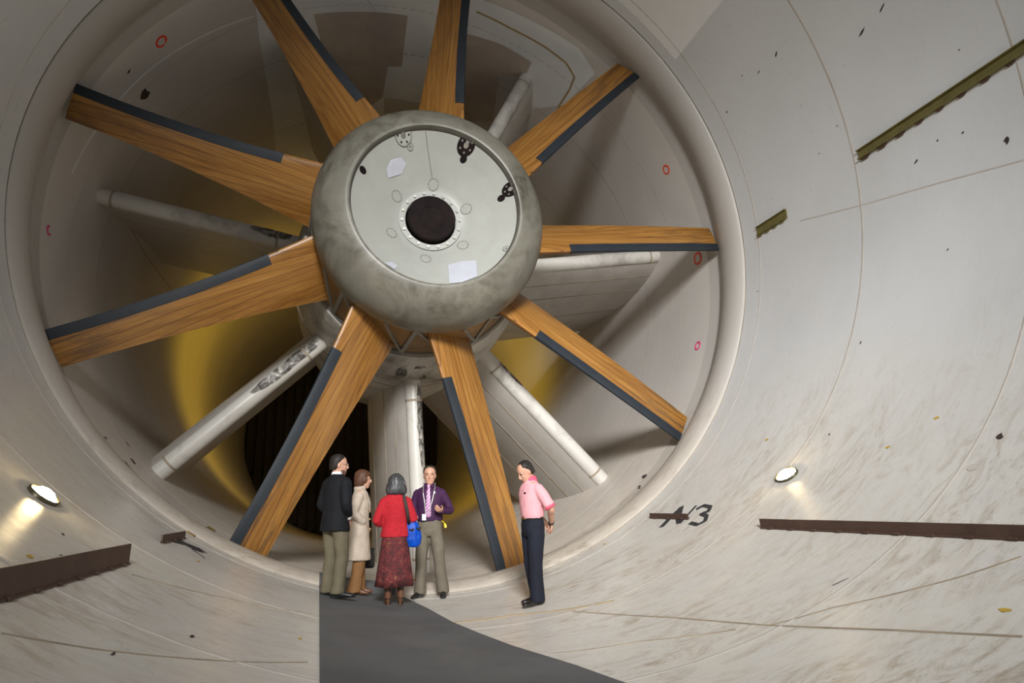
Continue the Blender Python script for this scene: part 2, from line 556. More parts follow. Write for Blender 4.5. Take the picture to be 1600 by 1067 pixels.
# red marker rings on the wall
def ring_mark(px, py, ru, mat, gapdeg=0, par=None, wd=0.05, k=1.0):
    a, y = wall_at(px, py)
    pts = []
    for i in range(25):
        t = RAD(gapdeg / 2 + (360 - gapdeg) * i / 24 + 120)
        pts.append((a + ru * math.cos(t) / RW, y + ru * k * math.sin(t)))
    wall_strip('marker_ring', pts, wd, mat, par or wall_dn, off=0.005, step=0.02)


ring_mark(252, 65, 0.11, M['red_paint'], 20, wd=0.045)
ring_mark(1041, 265, 0.095, M['red_paint'], wd=0.035)
ring_mark(1090, 404, 0.12, M['red_paint'], wd=0.045)
ring_mark(1090, 540, 0.085, M['pink_paint'], wd=0.03)
ring_mark(77, 360, 0.07, M['pink_paint'], 130, wd=0.03)
wall_strip('marker_stroke', wpts((205, 733), (215, 743)), 0.02, M['pink_paint'], wall_dn)


# sprayed "N3" by the right-hand bracket and a matching smudge on the left
def stroke(wd, *px):
    wall_strip('sprayed_stroke', wpts(*px), wd, M['black_paint'], wall_up, off=0.004, step=0.03)


stroke(0.10, (1033, 824), (1050, 806), (1066, 792))
stroke(0.10, (1064, 792), (1060, 808), (1062, 817))
stroke(0.05, (1062, 818), (1076, 803), (1088, 790))
stroke(0.07, (1088, 796), (1099, 790), (1110, 792), (1107, 799), (1095, 803), (1104, 806), (1102, 814), (1090, 820), (1078, 817))
stroke(0.16, (262, 836), (285, 848), (318, 861))
stroke(0.22, (272, 840), (295, 853), (312, 860))
stroke(0.06, (252, 838), (270, 846), (285, 850))
stroke(0.03, (300, 858), (320, 872))

# paint chips and flecks
for px, py, ru, rv, rot in ((1347, 50, .03, .12, .4), (1378, 13, .02, .1, .4), (1574, 219, .07, .05, 0), (1505, 207, .02, .03, 0), (1347, 343, .035, .015, 0), (1432, 252, .02, .05, .6), (1345, 535, .035, .02, 0),
                            (1213, 84, .02, .07, .6), (1186, 112, .015, .05, .6), (1160, 118, .02, .02, 0), (1136, 175, .02, .03, 0), (1184, 455, .03, .02, 0), (1563, 682, .06, .04, .5), (1520, 731, .07, .07, 0.2),
                            (1296, 679, .05, .02, .6), (1465, 220, .02, .02, 0), (1252, 165, .01, .02, 0), (1308, 197, .01, .03, .3), (1280, 240, .01, .03, .3), (1499, 78, .01, .02, 0), (1481, 390, .02, .015, 0),
                            (1229, 345, .01, .01, 0), (1312, 910, .008, .12, 1.2), (300, 995, .02, .05, 0), (95, 868, .01, .03, 0), (177, 1022, .01, .05, 0), (98, 835, .02, .05, .4)):
    a, y = wall_at(px, py)
    blob('paint_chip', a, y, ru * .7, rv * .7, M['chip'] if (px, py) != (1520, 731) else M['weld'], wall_up, rot=rot)
for px, py in ((1198, 687), (1387, 699), (1464, 653), (46, 870), (310, 877), (468, 998), (1570, 954), (945, 850), (505, 955)):
    a, y = wall_at(px, py)
    blob('yellow_fleck', a, y, .02, .035, M['yellow_chip'], wall_up)
for px, py, ru, rv in ((200, 727, .08, .04), (208, 721, .05, .10), (162, 690, .07, .03), (165, 684, .02, .07), (1007, 744, .07, .10), (1000, 760, .03, .08), (200, 695, .05, .04), (226, 148, .10, .12), (201, 112, .05, .05)):
    a, y = wall_at(px, py)
    blob('paint_chip', a, y, ru, rv, M['chip'], wall_dn, rough=0.5)


#PART_FITTINGS
# two small yellow gratings let into the floor beside the left bracket
for pxs, lab in (([(291, 831), (302, 828), (314, 836), (303, 839)], 'small slatted yellow floor grating nearer the left bracket'),
                 ([(309, 826), (326, 823), (337, 830), (318, 834)], 'small slatted yellow floor grating farther from the left bracket')):
    q = [wall_at(*p) for p in pxs]
    g = empty('floor_grating', cyl(*q[0], RW))
    tag(g, lab, 'grating', 'floor gratings')

    def gp(s, t, off):
        a = [(q[0][i] * (1 - s) + q[1][i] * s) * (1 - t) + (q[3][i] * (1 - s) + q[2][i] * s) * t for i in (0, 1)]
        return cyl(a[0], a[1], RW - off) - g.location
    bm = bmesh.new()
    bm.faces.new([bm.verts.new(gp(s, t, 0.003)) for s, t in ((0, 0), (1, 0), (1, 1), (0, 1))])
    obj_bm('backing', bm, M['gap'], g)
    for k in range(5):
        bm = bmesh.new()
        t0, t1 = k / 5 + 0.03, k / 5 + 0.13
        lo = [bm.verts.new(gp(s, t, 0.001)) for s, t in ((0, t0), (1, t0), (1, t1), (0, t1))]
        hi = [bm.verts.new(gp(s, t, 0.016)) for s, t in ((0, t0), (1, t0), (1, t1), (0, t1))]
        bm.faces.new(hi)
        for i in range(4):
            bm.faces.new((lo[i], lo[(i + 1) % 4], hi[(i + 1) % 4], hi[i]))
        obj_bm('slat', bm, M['grating'], g)


# steel bars welded along the wall
def wall_bar(name, label, ang, y0, y1, up, h, th, mat, group, tabs=True, ragged=False):
    base = cyl(ang, y0, RW)
    root = empty(name, base)
    tag(root, label, 'bracket', group)
    up = Vector(up).normalized()
    ax_y = Vector((0, 1, 0))
    sd = up.cross(ax_y)
    bm = bmesh.new()
    L = abs(y1 - y0)
    box(bm, Vector((0, (y1 - y0) / 2, 0)) + up * (h / 2 - 0.01), (up, ax_y, sd), (h / 2 + 0.01, L / 2, th / 2))
    # short foot flange against the wall
    tang = Vector((-math.sin(ang), 0, math.cos(ang)))
    nrm = Vector((-math.cos(ang), 0, -math.sin(ang)))
    obj_bm('web', bm, mat, root)
    bm = bmesh.new()
    box(bm, Vector((0, (y1 - y0) / 2, 0)) + nrm * 0.006, (nrm, ax_y, tang), (0.008, L / 2, 0.018))
    obj_bm('flange', bm, mat, root)
    if tabs:
        k = max(2, int(L / 0.33))
        for i in range(k):
            yy = (y1 - y0) * (i + 0.5) / k
            sgn = 1 if math.cos(ang) < 0 else -1
            bm = bmesh.new()
            box(bm, Vector((0, yy, 0)) + nrm * 0.01 + tang * sgn * 0.012, (nrm, ax_y, tang), (0.012, 0.03, 0.014))
            obj_bm('weld_tab', bm, mat, root)
    return root


wall_bar('wall_bracket', 'long flat rust-brown steel bar on the lower right wall', RAD(-58.4), -3.84, -9.5, (-0.12, 0, 1), 0.105, 0.014, M['rust_bar'], 'rust-brown wall bars')
wall_bar('wall_bracket', 'short rust-brown steel stub beside the sprayed black figures', RAD(-57.2), -1.05, -2.15, (-0.12, 0, 1), 0.075, 0.014, M['rust_bar'], 'rust-brown wall bars')
wall_bar('wall_bracket', 'long flat rust-brown steel bar on the lower left wall', RAD(-120.9), -4.15, -9.5, (0.02, 0, 1), 0.155, 0.014, M['rust_bar'], 'rust-brown wall bars')
wall_bar('wall_bracket', 'short rust-brown steel stub over the black smudge on the left', RAD(-122.3), -1.15, -2.40, (0.05, 0, 1), 0.085, 0.014, M['rust_bar'], 'rust-brown wall bars')


def channel(label, ang, y0, y1, wd, dp, ragged=False):
    root = empty('wall_channel', cyl(ang, y0, RW))
    tag(root, label, 'bracket', 'olive wall channels')
    tang = Vector((-math.sin(ang), 0, math.cos(ang)))
    nrm = Vector((-math.cos(ang), 0, -math.sin(ang)))
    ay = Vector((0, 1, 0))
    L = abs(y1 - y0)
    mid = Vector((0, (y1 - y0) / 2, 0))
    bm = bmesh.new()
    box(bm, mid + nrm * 0.006, (nrm, ay, tang), (0.012, L / 2, wd / 2))
    obj_bm('web', bm, M['olive_bar'], root)
    for s in (-1, 1):
        bm = bmesh.new()
        box(bm, mid + nrm * dp / 2 + tang * s * wd / 2, (nrm, ay, tang), (dp / 2 + 0.008, L / 2, 0.007))
        obj_bm('flange', bm, M['olive_bar'], root)
    n = max(3, int(L / 0.3)) if not ragged else 4
    for i in range(n):
        yy = (y1 - y0) * (i + 0.35) / n
        bm = bmesh.new()
        c = Vector((0, yy, 0)) + nrm * 0.006 - tang * (wd / 2 + 0.012)
        k = random.uniform(0.7, 1.2)
        vs = [bm.verts.new(c + ay * dx + tang * dz + nrm * dn) for dn in (-0.01, 0.02) for dx, dz in ((-0.09 * k, 0.012), (0.09 * k, 0.012), (0.05 * k, -0.03 * k), (-0.03 * k, -0.035 * k))]
        bm.faces.new(vs[:4])
        bm.faces.new(vs[4:])
        for q in range(4):
            bm.faces.new((vs[q], vs[(q + 1) % 4], vs[4 + (q + 1) % 4], vs[4 + q]))
        obj_bm('weld_tab', bm, M['rust_bar'] if not ragged else M['olive_bar'], root)
    return root


channel('long olive steel channel running up the right wall', RAD(1.95), -3.40, -9.0, 0.135, 0.05)
channel('short ragged olive channel stub beside the fan lip', RAD(0.15), -0.93, -1.74, 0.16, 0.045, True)


# recessed wall lamps
def wall_lamp(px, py, label):
    a, y = wall_at(px, py)
    root = empty('wall_lamp', cyl(a, y, RW))
    tag(root, label, 'lamp', 'recessed wall lamps')
    tang = Vector((-math.sin(a), 0, math.cos(a)))
    nrm = Vector((-math.cos(a), 0, -math.sin(a)))
    ay = Vector((0, 1, 0))
    A, B = 0.175, 0.135      # along the axis, along the hoop
    n = 32

    def ell(k, off):
        return [ay * A * k * math.cos(2 * PI * i / n) + tang * B * k * math.sin(2 * PI * i / n) + nrm * off for i in range(n)]
    bm = bmesh.new()
    prof = [(1.0, -0.01), (1.0, 0.025), (0.93, 0.035), (0.84, 0.02), (0.80, -0.01)]
    R_ = [[bm.verts.new(v) for v in ell(*p)] for p in prof]
    for i in range(len(R_) - 1):
        for k in range(n):
            bm.faces.new((R_[i][k], R_[i][(k + 1) % n], R_[i + 1][(k + 1) % n], R_[i + 1][k]))
    obj_bm('rim', bm, M['lamp_rim'], root, True)
    bm = bmesh.new()
    prof = [(0.82, 0.004), (0.7, 0.035), (0.45, 0.06), (0.15, 0.072)]
    R_ = [[bm.verts.new(v) for v in ell(*p)] for p in prof]
    for i in range(len(R_) - 1):
        for k in range(n):
            bm.faces.new((R_[i][k], R_[i][(k + 1) % n], R_[i + 1][(k + 1) % n], R_[i + 1][k]))
    bm.faces.new(R_[-1])
    obj_bm('lens', bm, M['lamp_glow'], root, True)
    return root


wall_lamp(1230, 743, 'glowing oval lamp recessed in the right wall above the long brown bar')
wall_lamp(66, 776, 'glowing oval lamp recessed in the left wall near the frame edge')

# grey mat along the bottom of the tunnel
LIP = [(-99, 0), (YB - 0.03, 0), (YB + 0.04, -0.05), (YB + 0.12, -0.090), (YB + 0.22, -0.118), (YB + 0.34, -0.128), (YB + 0.46, -0.118), (YB + 0.58, -0.088), (YB + 0.70, -0.042), (YB + 0.80, 0.006), (YB + 0.88, 0.0), (99, 0)]


def shell_r(y):
    for (a, b), (c, d) in zip(LIP, LIP[1:]):
        if a <= y <= c:
            return RW + b + (d - b) * (y - a) / (c - a)
    return RW


mat_r = [(-0.30, 1.0), (-0.36, 0.5)] + [(-0.40 - 0.02 * k, YB + q) for k, q in enumerate((0.80, 0.70, 0.58, 0.46, 0.34, 0.22, 0.12, 0.04, -0.04))] + [(-0.45, -0.85), (-0.30, -1.9), (-0.2, -2.89), (-0.07, -3.6), (0.07, -4.27), (0.32, -5.19), (0.43, -5.77), (0.75, -7.2), (1.0, -9.9)]
mat_r = [(x if y > -0.6 else x, y) for x, y in mat_r]
vs, fs = [], []
NX = 10
rows = mat_r
for xr, y in rows:
    for i in range(NX + 1):
        x = -1.60 + (xr + 1.60) * i / NX
        vs.append((x, y, -math.sqrt((shell_r(y) - 0.012) ** 2 - x * x)))
base = len(vs)
for v in list(vs):
    vs.append((v[0], v[1], -math.sqrt((shell_r(v[1]) + 0.01) ** 2 - v[0] ** 2)))
for j in range(len(rows) - 1):
    for i in range(NX):
        q = (j * (NX + 1) + i, j * (NX + 1) + i + 1, (j + 1) * (NX + 1) + i + 1, (j + 1) * (NX + 1) + i)
        fs.append(q)
        fs.append(tuple(base + k for k in q[::-1]))
    for i in (0, NX):
        p, q = j * (NX + 1) + i, (j + 1) * (NX + 1) + i
        fs.append((p, q, q + base, p + base))
for j in (0, len(rows) - 1):
    for i in range(NX):
        p = j * (NX + 1) + i
        fs.append((p, p + 1, p + 1 + base, p + base))
mt = obj('floor_mat', vs, fs, M['mat'], None, False)
tag(mt, 'dark grey floor mat widening towards the camera under the group', 'mat')


#PART_FAN
# ------------------------------------------------------------------ fan rotor
fan = empty('fan_rotor', (0, 0, 0))
tag(fan, 'giant nine-bladed wooden fan with grey domed hub', 'fan')
TH0 = 2.8513
LEq = (-0.282, 0.106, -0.048, 0.323, 0.049, -0.107)
TEq = (0.376, -0.062, 0.026, 0.588, -0.279, 0.127)


def edge_pt(q, r):
    s = (r - 4) / 2
    return Vector((0, q[3] + q[4] * s + q[5] * s * s, q[0] + q[1] * s + q[2] * s * s))


def section(r, n=14):
    """closed airfoil loop in local (X radial, Y axial, Z tangential)"""
    le, te = edge_pt(LEq, r), edge_pt(TEq, r)
    ch = te - le
    c = ch.length
    nrm = Vector((0, -ch.z, ch.y)).normalized()       # points upstream (towards the camera)
    if nrm.y > 0:
        nrm = -nrm
    k = (r - 1.9) / 4.2
    th = 0.19 * (1 - k) ** 1.3 + 0.055
    pts = []

    def half(x):
        return th * (1.48 * math.sqrt(x) - 0.63 * x - 1.76 * x * x + 1.42 * x ** 3 - 0.51 * x ** 4)
    xs = [0.5 * (1 - math.cos(PI * i / n)) for i in range(n + 1)]
    for x in xs:
        pts.append((x, half(x) * 0.55 + 0.03 * c * math.sin(PI * x) * (1 - k)))
    for x in xs[-2:0:-1]:
        pts.append((x, -half(x) * 1.25 + 0.03 * c * math.sin(PI * x) * (1 - k)))
    return [le + ch * x + nrm * h + Vector((r, 0, 0)) for x, h in pts], pts, c


rs = [1.80 + (6.03 - 1.80) * i / 40 for i in range(41)]
vs, fs = [], []
for i, r in enumerate(rs):
    P, _, _ = section(r)
    if i == len(rs) - 1:
        P = [Vector((math.sqrt(max(0, 6.03 ** 2 - p.z ** 2)), p.y, p.z)) for p in P]
    vs += P
m_ = len(P)
for i in range(len(rs) - 1):
    for k in range(m_):
        fs.append((i * m_ + k, i * m_ + (k + 1) % m_, (i + 1) * m_ + (k + 1) % m_, (i + 1) * m_ + k))
fs.append(list(range(m_))[::-1])
fs.append([(len(rs) - 1) * m_ + k for k in range(m_)])
me_src = obj('blade', vs, fs, M['wood'], fan)
bm = bmesh.new()
bm.from_mesh(me_src.data)
bmesh.ops.recalc_face_normals(bm, faces=bm.faces)
bm.to_mesh(me_src.data)
bm.free()
blade_me = me_src.data
# dark sheath wrapped over the leading edge
vs, fs = [], []
srs = [2.72 + (6.032 - 2.72) * i / 34 for i in range(35)]
for i, r in enumerate(srs):
    le, te = edge_pt(LEq, r), edge_pt(TEq, r)
    P, raw, c = section(r)
    ch = (te - le)
    nrm = Vector((0, -ch.z, ch.y)).normalized()
    if nrm.y > 0:
        nrm = -nrm
    k = (r - 1.9) / 4.2
    th = 0.19 * (1 - k) ** 1.3 + 0.055
    wf = 0.155 / c

    def half(x):
        return th * (1.48 * math.sqrt(x) - 0.63 * x - 1.76 * x * x + 1.42 * x ** 3 - 0.51 * x ** 4)

    def pt(x, side, off):
        cam_ = 0.03 * c * math.sin(PI * x) * (1 - k)
        h = half(x) * (0.55 if side > 0 else -1.25) + cam_
        return le + ch * (x - off / c * (1 if x < 0.02 else 0)) + nrm * (h + off * side) + Vector((r, 0, 0))
    row = [pt(wf, 1, -0.002), pt(wf, 1, 0.010), pt(wf * 0.5, 1, 0.010), pt(wf * 0.15, 1, 0.010), pt(0.004, 1, 0.010),
           pt(0.004, -1, 0.010), pt(wf * 0.15, -1, 0.010), pt(wf * 0.5, -1, 0.010), pt(wf, -1, 0.010), pt(wf, -1, -0.002)]
    if i == len(srs) - 1:
        row = [Vector((math.sqrt(max(0, 6.034 ** 2 - p.z ** 2)), p.y, p.z)) for p in row]
    vs += row
m_ = 10
for i in range(len(srs) - 1):
    for k in range(m_ - 1):
        fs.append((i * m_ + k, i * m_ + k + 1, (i + 1) * m_ + k + 1, (i + 1) * m_ + k))
for i in (0, len(srs) - 1):
    for k in range(4):
        fs.append((i * m_ + k, i * m_ + k + 1, i * m_ + m_ - 2 - k, i * m_ + m_ - 1 - k))
sh = obj('leading_edge_sheath', vs, fs, M['slate'], me_src)
bm = bmesh.new()
bm.from_mesh(sh.data)
bmesh.ops.recalc_face_normals(bm, faces=bm.faces)
bm.to_mesh(sh.data)
bm.free()
me_src.rotation_euler = (0, -TH0, 0)
for k in range(1, 9):
    b_ = me_src.copy()
    COL.objects.link(b_)
    b_.parent = fan
    b_.rotation_euler = (0, -(TH0 + RAD(40) * k), 0)
    s_ = sh.copy()
    COL.objects.link(s_)
    s_.parent = b_

# hub: dome shell, recessed nose disc, shaft stub
DY = -0.78
revolve('hub_dome', [(DY + 0.11, 1.40), (DY + 0.02, 1.408), (DY - 0.01, 1.415), (DY - 0.02, 1.44), (DY - 0.015, 1.48), (DY + 0.04, 1.62), (DY + 0.14, 1.765), (DY + 0.27, 1.88), (DY + 0.43, 1.965), (DY + 0.58, 2.0),
                     (DY + 0.70, 2.005), (DY + 0.78, 1.995), (DY + 0.80, 1.97), (DY + 0.80, 1.90)], M['hub'], fan, seg=128)
DISH = [(0.44, 0.74), (0.56, 0.735), (0.70, 0.645), (0.85, 0.54), (1.0, 0.43), (1.15, 0.315), (1.28, 0.205), (1.36, 0.135), (1.41, 0.085)]
disc = revolve('nose_disc', [(DY + d_, r_) for r_, d_ in DISH], M['disc'], fan, seg=96)
revolve('disc_seam', [(DY + 0.100, 1.385), (DY + 0.080, 1.390), (DY + 0.075, 1.412)], M['gap'], fan, seg=96)


def disc_y(r):
    pr = [(0.0, 0.74)] + DISH
    for (a, b), (c, d) in zip(pr, pr[1:]):
        if a <= r <= c:
            return DY + b + (d - b) * (r - a) / (c - a)
    return DY + 0.085


def disc_at(px, py):
    y = DY + 0.4
    for _ in range(30):
        p = plane_at(px, py, y)
        y = 0.6 * y + 0.4 * disc_y(math.hypot(p.x, p.z))
    return p.x, p.z


def disc_part(name, cx, cz, r, h, mat, n=20, parent=None, inner=0.0, hgt0=-0.004):
    """low round boss / ring standing on the nose disc (towards the camera)"""
    bm = bmesh.new()

    def P(k, rr, o):
        x, z = cx + rr * math.cos(2 * PI * k / n), cz + rr * math.sin(2 * PI * k / n)
        return bm.verts.new((x, disc_y(math.hypot(x, z)) - o, z))
    if inner:
        rr = [(r, hgt0), (r, h), (inner, h), (inner, hgt0)]
    else:
        rr = [(r, hgt0), (r, h * 0.8), (r * 0.92, h)]
    R_ = [[P(k, a, o) for k in range(n)] for a, o in rr]
    for i in range(len(R_) - 1):
        for k in range(n):
            bm.faces.new((R_[i][k], R_[i][(k + 1) % n], R_[i + 1][(k + 1) % n], R_[i + 1][k]))
    if not inner:
        c_ = bm.verts.new((cx, disc_y(math.hypot(cx, cz)) - h, cz))
        for k in range(n):
            bm.faces.new((R_[-1][k], R_[-1][(k + 1) % n], c_))
    return obj_bm(name, bm, mat, parent or fan)


cx, cz = 0.0, 0.0
disc_part('flange_ring', cx, cz, 0.555, 0.035, M['disc'], 48, inner=0.45)
for k in range(18):
    t = 2 * PI * k / 18 + 0.08
    bm = bmesh.new()
    bmesh.ops.create_cone(bm, cap_ends=True, segments=6, radius1=0.026, radius2=0.024, depth=0.035)
    bmesh.ops.rotate(bm, verts=bm.verts, matrix=Matrix.Rotation(PI / 2, 3, 'X'))
    bmesh.ops.translate(bm, verts=bm.verts, vec=(cx + 0.505 * math.cos(t), DY + 0.735 - 0.048, cz + 0.505 * math.sin(t)))
    obj_bm('flange_bolt', bm, M['bolt'], fan)
revolve('shaft_well', [(DY + 0.70, 0.452), (DY + 0.98, 0.452), (DY + 0.98, 0.01)], M['black_steel'], fan, seg=48)
revolve('shaft_stub', [(DY + 0.98, 0.415), (DY + 0.60, 0.415), (DY + 0.58, 0.395), (DY + 0.58, 0.22), (DY + 0.59, 0.21), (DY + 0.59, 0.001)], M['black_steel'], fan, seg=48)

# outlined round covers about the flange, each with a ring of tiny screws
for px, py in ((677, 289), (620, 307), (728, 327), (612, 364), (723, 383), (665, 404)):
    x, z = disc_at(px, py)
    cv = disc_part('round_cover', x, z, 0.088, 0.004, M['disc'], 24)
    disc_part('cover_outline', x, z, 0.094, 0.005, M['disc_line'], 24, inner=0.086, parent=cv)
    for k in range(8):
        t = 2 * PI * k / 8
        disc_part('cover_screw', x + 0.077 * math.cos(t), z + 0.077 * math.sin(t), 0.007, 0.008, M['bracket'], 6, parent=cv)


def port(px, py, r, dark=True, holes=6):
    x, z = disc_at(px, py)
    c = disc_part('balance_port', x, z, r, 0.012, M['black_steel'] if dark else M['disc'], 28)
    disc_part('port_outline', x, z, r * 1.03, 0.016, M['black_steel'] if dark else M['disc_line'], 28, inner=r * 0.93, parent=c)
    for k in range(holes):
        t = 2 * PI * k / holes + 0.3
        disc_part('port_hole', x + r * 0.68 * math.cos(t), z + r * 0.68 * math.sin(t), r * 0.11, 0.020, M['bracket'] if dark else M['black_steel'], 10, parent=c)
    disc_part('port_boss', x, z, r * 0.3, 0.024, M['bracket'] if dark else M['disc_line'], 14, parent=c)


port(728, 228, 0.145)
port(797, 296, 0.12)
port(630, 212, 0.145, False)
port(641, 230, 0.055, False)
port(791, 389, 0.055, False)
for px, py in ((567, 266), (724, 249), (783, 310)):
    x, z = disc_at(px, py)
    disc_part('plug', x, z, 0.058, 0.012, M['black_steel'], 18)
# radial joint line and pale bluish patches on the disc
x0, z0 = disc_at(665, 205)
x1, z1 = disc_at(676, 283)
bm = bmesh.new()
V = []
for i in range(9):
    t = i / 8
    x, z = x0 + (x1 - x0) * t, z0 + (z1 - z0) * t
    V.append([bm.verts.new((x + s * 0.006, disc_y(math.hypot(x, z)) - 0.003, z)) for s in (-1, 1)])
for i in range(8):
    bm.faces.new((V[i][0], V[i][1], V[i + 1][1], V[i + 1][0]))
obj_bm('disc_joint', bm, M['disc_line'], fan)
for poly in ([(610, 250), (626, 246), (635, 256), (628, 272), (606, 279), (604, 264)], [(700, 414), (722, 408), (744, 407), (745, 432), (722, 441), (702, 443)], [(600, 411), (612, 409), (622, 416), (616, 421)]):
    bm = bmesh.new()
    vv = []
    for q in poly:
        x, z = disc_at(*q)
        vv.append(bm.verts.new((x, disc_y(math.hypot(x, z)) - 0.012, z)))
    bm.faces.new(vv)
    obj_bm('disc_pale_patch', bm, M['pale_patch'], fan)

# ochre band that carries the blade roots, with grey bars between them
B0, B1 = 0.02, 1.33
def band_r(y):
    return 1.955 + 0.10 * (y - B0) / (B1 - B0)
revolve('root_band', [(B0 - 0.05, 1.90), (B0, 1.955), (B1, 2.055), (B1 + 0.02, 1.9)], M['ochre'], fan, seg=128)


def band_bar(a0, y0, a1, y1, wd=0.055):
    n = 8
    vs, fs = [], []
    for i in range(n + 1):
        t = i / n
        a, y = a0 + (a1 - a0) * t, y0 + (y1 - y0) * t
        du, dv = (a1 - a0) * 2, (y1 - y0)
        l = math.hypot(du, dv)
        nu, nv = -dv / l * wd / 2, du / l * wd / 2
        for s, o in ((-1, -0.01), (-1, 0.035), (1, 0.035), (1, -0.01)):
            vs.append(cyl(a + s * nu / 2, y + s * nv, band_r(y) + o))
    for i in range(n):
        for k in range(3):
            fs.append((i * 4 + k, i * 4 + k + 1, i * 4 + 5 + k, i * 4 + 4 + k))
    fs.append((0, 1, 2, 3))
    fs.append(tuple(n * 4 + k for k in range(4)))
    return obj('bracing_bar', vs, fs, M['bracket'], fan, False)


for k in range(9):
    t = TH0 + RAD(40) * k
    band_bar(t + RAD(20.5), B0 + 0.05, t + RAD(18), B1 - 0.05, 0.075)
    band_bar(t + RAD(5), B0 + 0.10, t + RAD(17.5), B1 - 0.08)
    band_bar(t + RAD(21), B0 + 0.08, t + RAD(33), B0 + 0.75)
revolve('band_hoop', [(B0 - 0.01, 1.95), (B0 - 0.01, 1.985), (B0 + 0.05, 1.99), (B0 + 0.05, 1.95)], M['bracket'], fan, seg=96)
revolve('band_hoop', [(B1 - 0.05, 2.05), (B1 - 0.05, 2.085), (B1, 2.09), (B1, 2.05)], M['bracket'], fan, seg=96)

# ------------------------------------------------------------------ fixed nacelle and its support vanes
nac = empty('nacelle', (0, 1.4, 0))
tag(nac, 'cream round nacelle behind the fan hub', 'nacelle')
NAC = [(1.36, 1.85), (1.36, 2.13), (1.40, 2.15), (1.7, 2.23), (2.2, 2.32), (3.0, 2.38), (5.0, 2.36), (7.0, 2.2), (9.0, 1.9), (11.0, 1.45), (13.0, 0.85), (14.2, 0.3), (14.4, 0.02)]
o = revolve('shell', [(y - 1.4, r) for y, r in NAC], M['nacelle'], nac, seg=96)
revolve('shell_seam', [(3.05 - 1.4, 2.375), (3.05 - 1.4, 2.39), (3.09 - 1.4, 2.39), (3.09 - 1.4, 2.375)], M['seam'], nac, seg=96)
# grease smears under the front edge
def nac_r(y):
    for (a, b), (c, d) in zip(NAC[1:], NAC[2:]):
        if a <= y <= c:
            return b + (d - b) * (y - a) / (c - a)
    return 2.3
for ang, y, ru, rv in ((-88, 1.75, 0.16, 0.10), (-84, 2.3, 0.10, 0.13), (-96, 2.1, .12, .3), (-62, 1.75, .16, .12)):
    bm = bmesh.new()
    vv = []
    for i in range(11):
        t = 2 * PI * i / 11
        k = random.uniform(0.5, 1.3)
        yy = y + rv * k * math.sin(t)
        vv.append(bm.verts.new(cyl(RAD(ang) + ru * k * math.cos(t) / 2.3, yy - 1.4, nac_r(yy) + 0.006)))
    c = bm.verts.new(cyl(RAD(ang), y - 1.4, nac_r(y) + 0.009))
    for i in range(11):
        bm.faces.new((vv[i], vv[(i + 1) % 11], c))
    obj_bm('grease_smear', bm, M['soot'], nac)

VY = 2.50
CH = 5.2


def camber(x):      # tangential drift of the chord line, metres, x = distance behind the nose
    return -0.62 * (1 - math.exp(-x / 1.7))


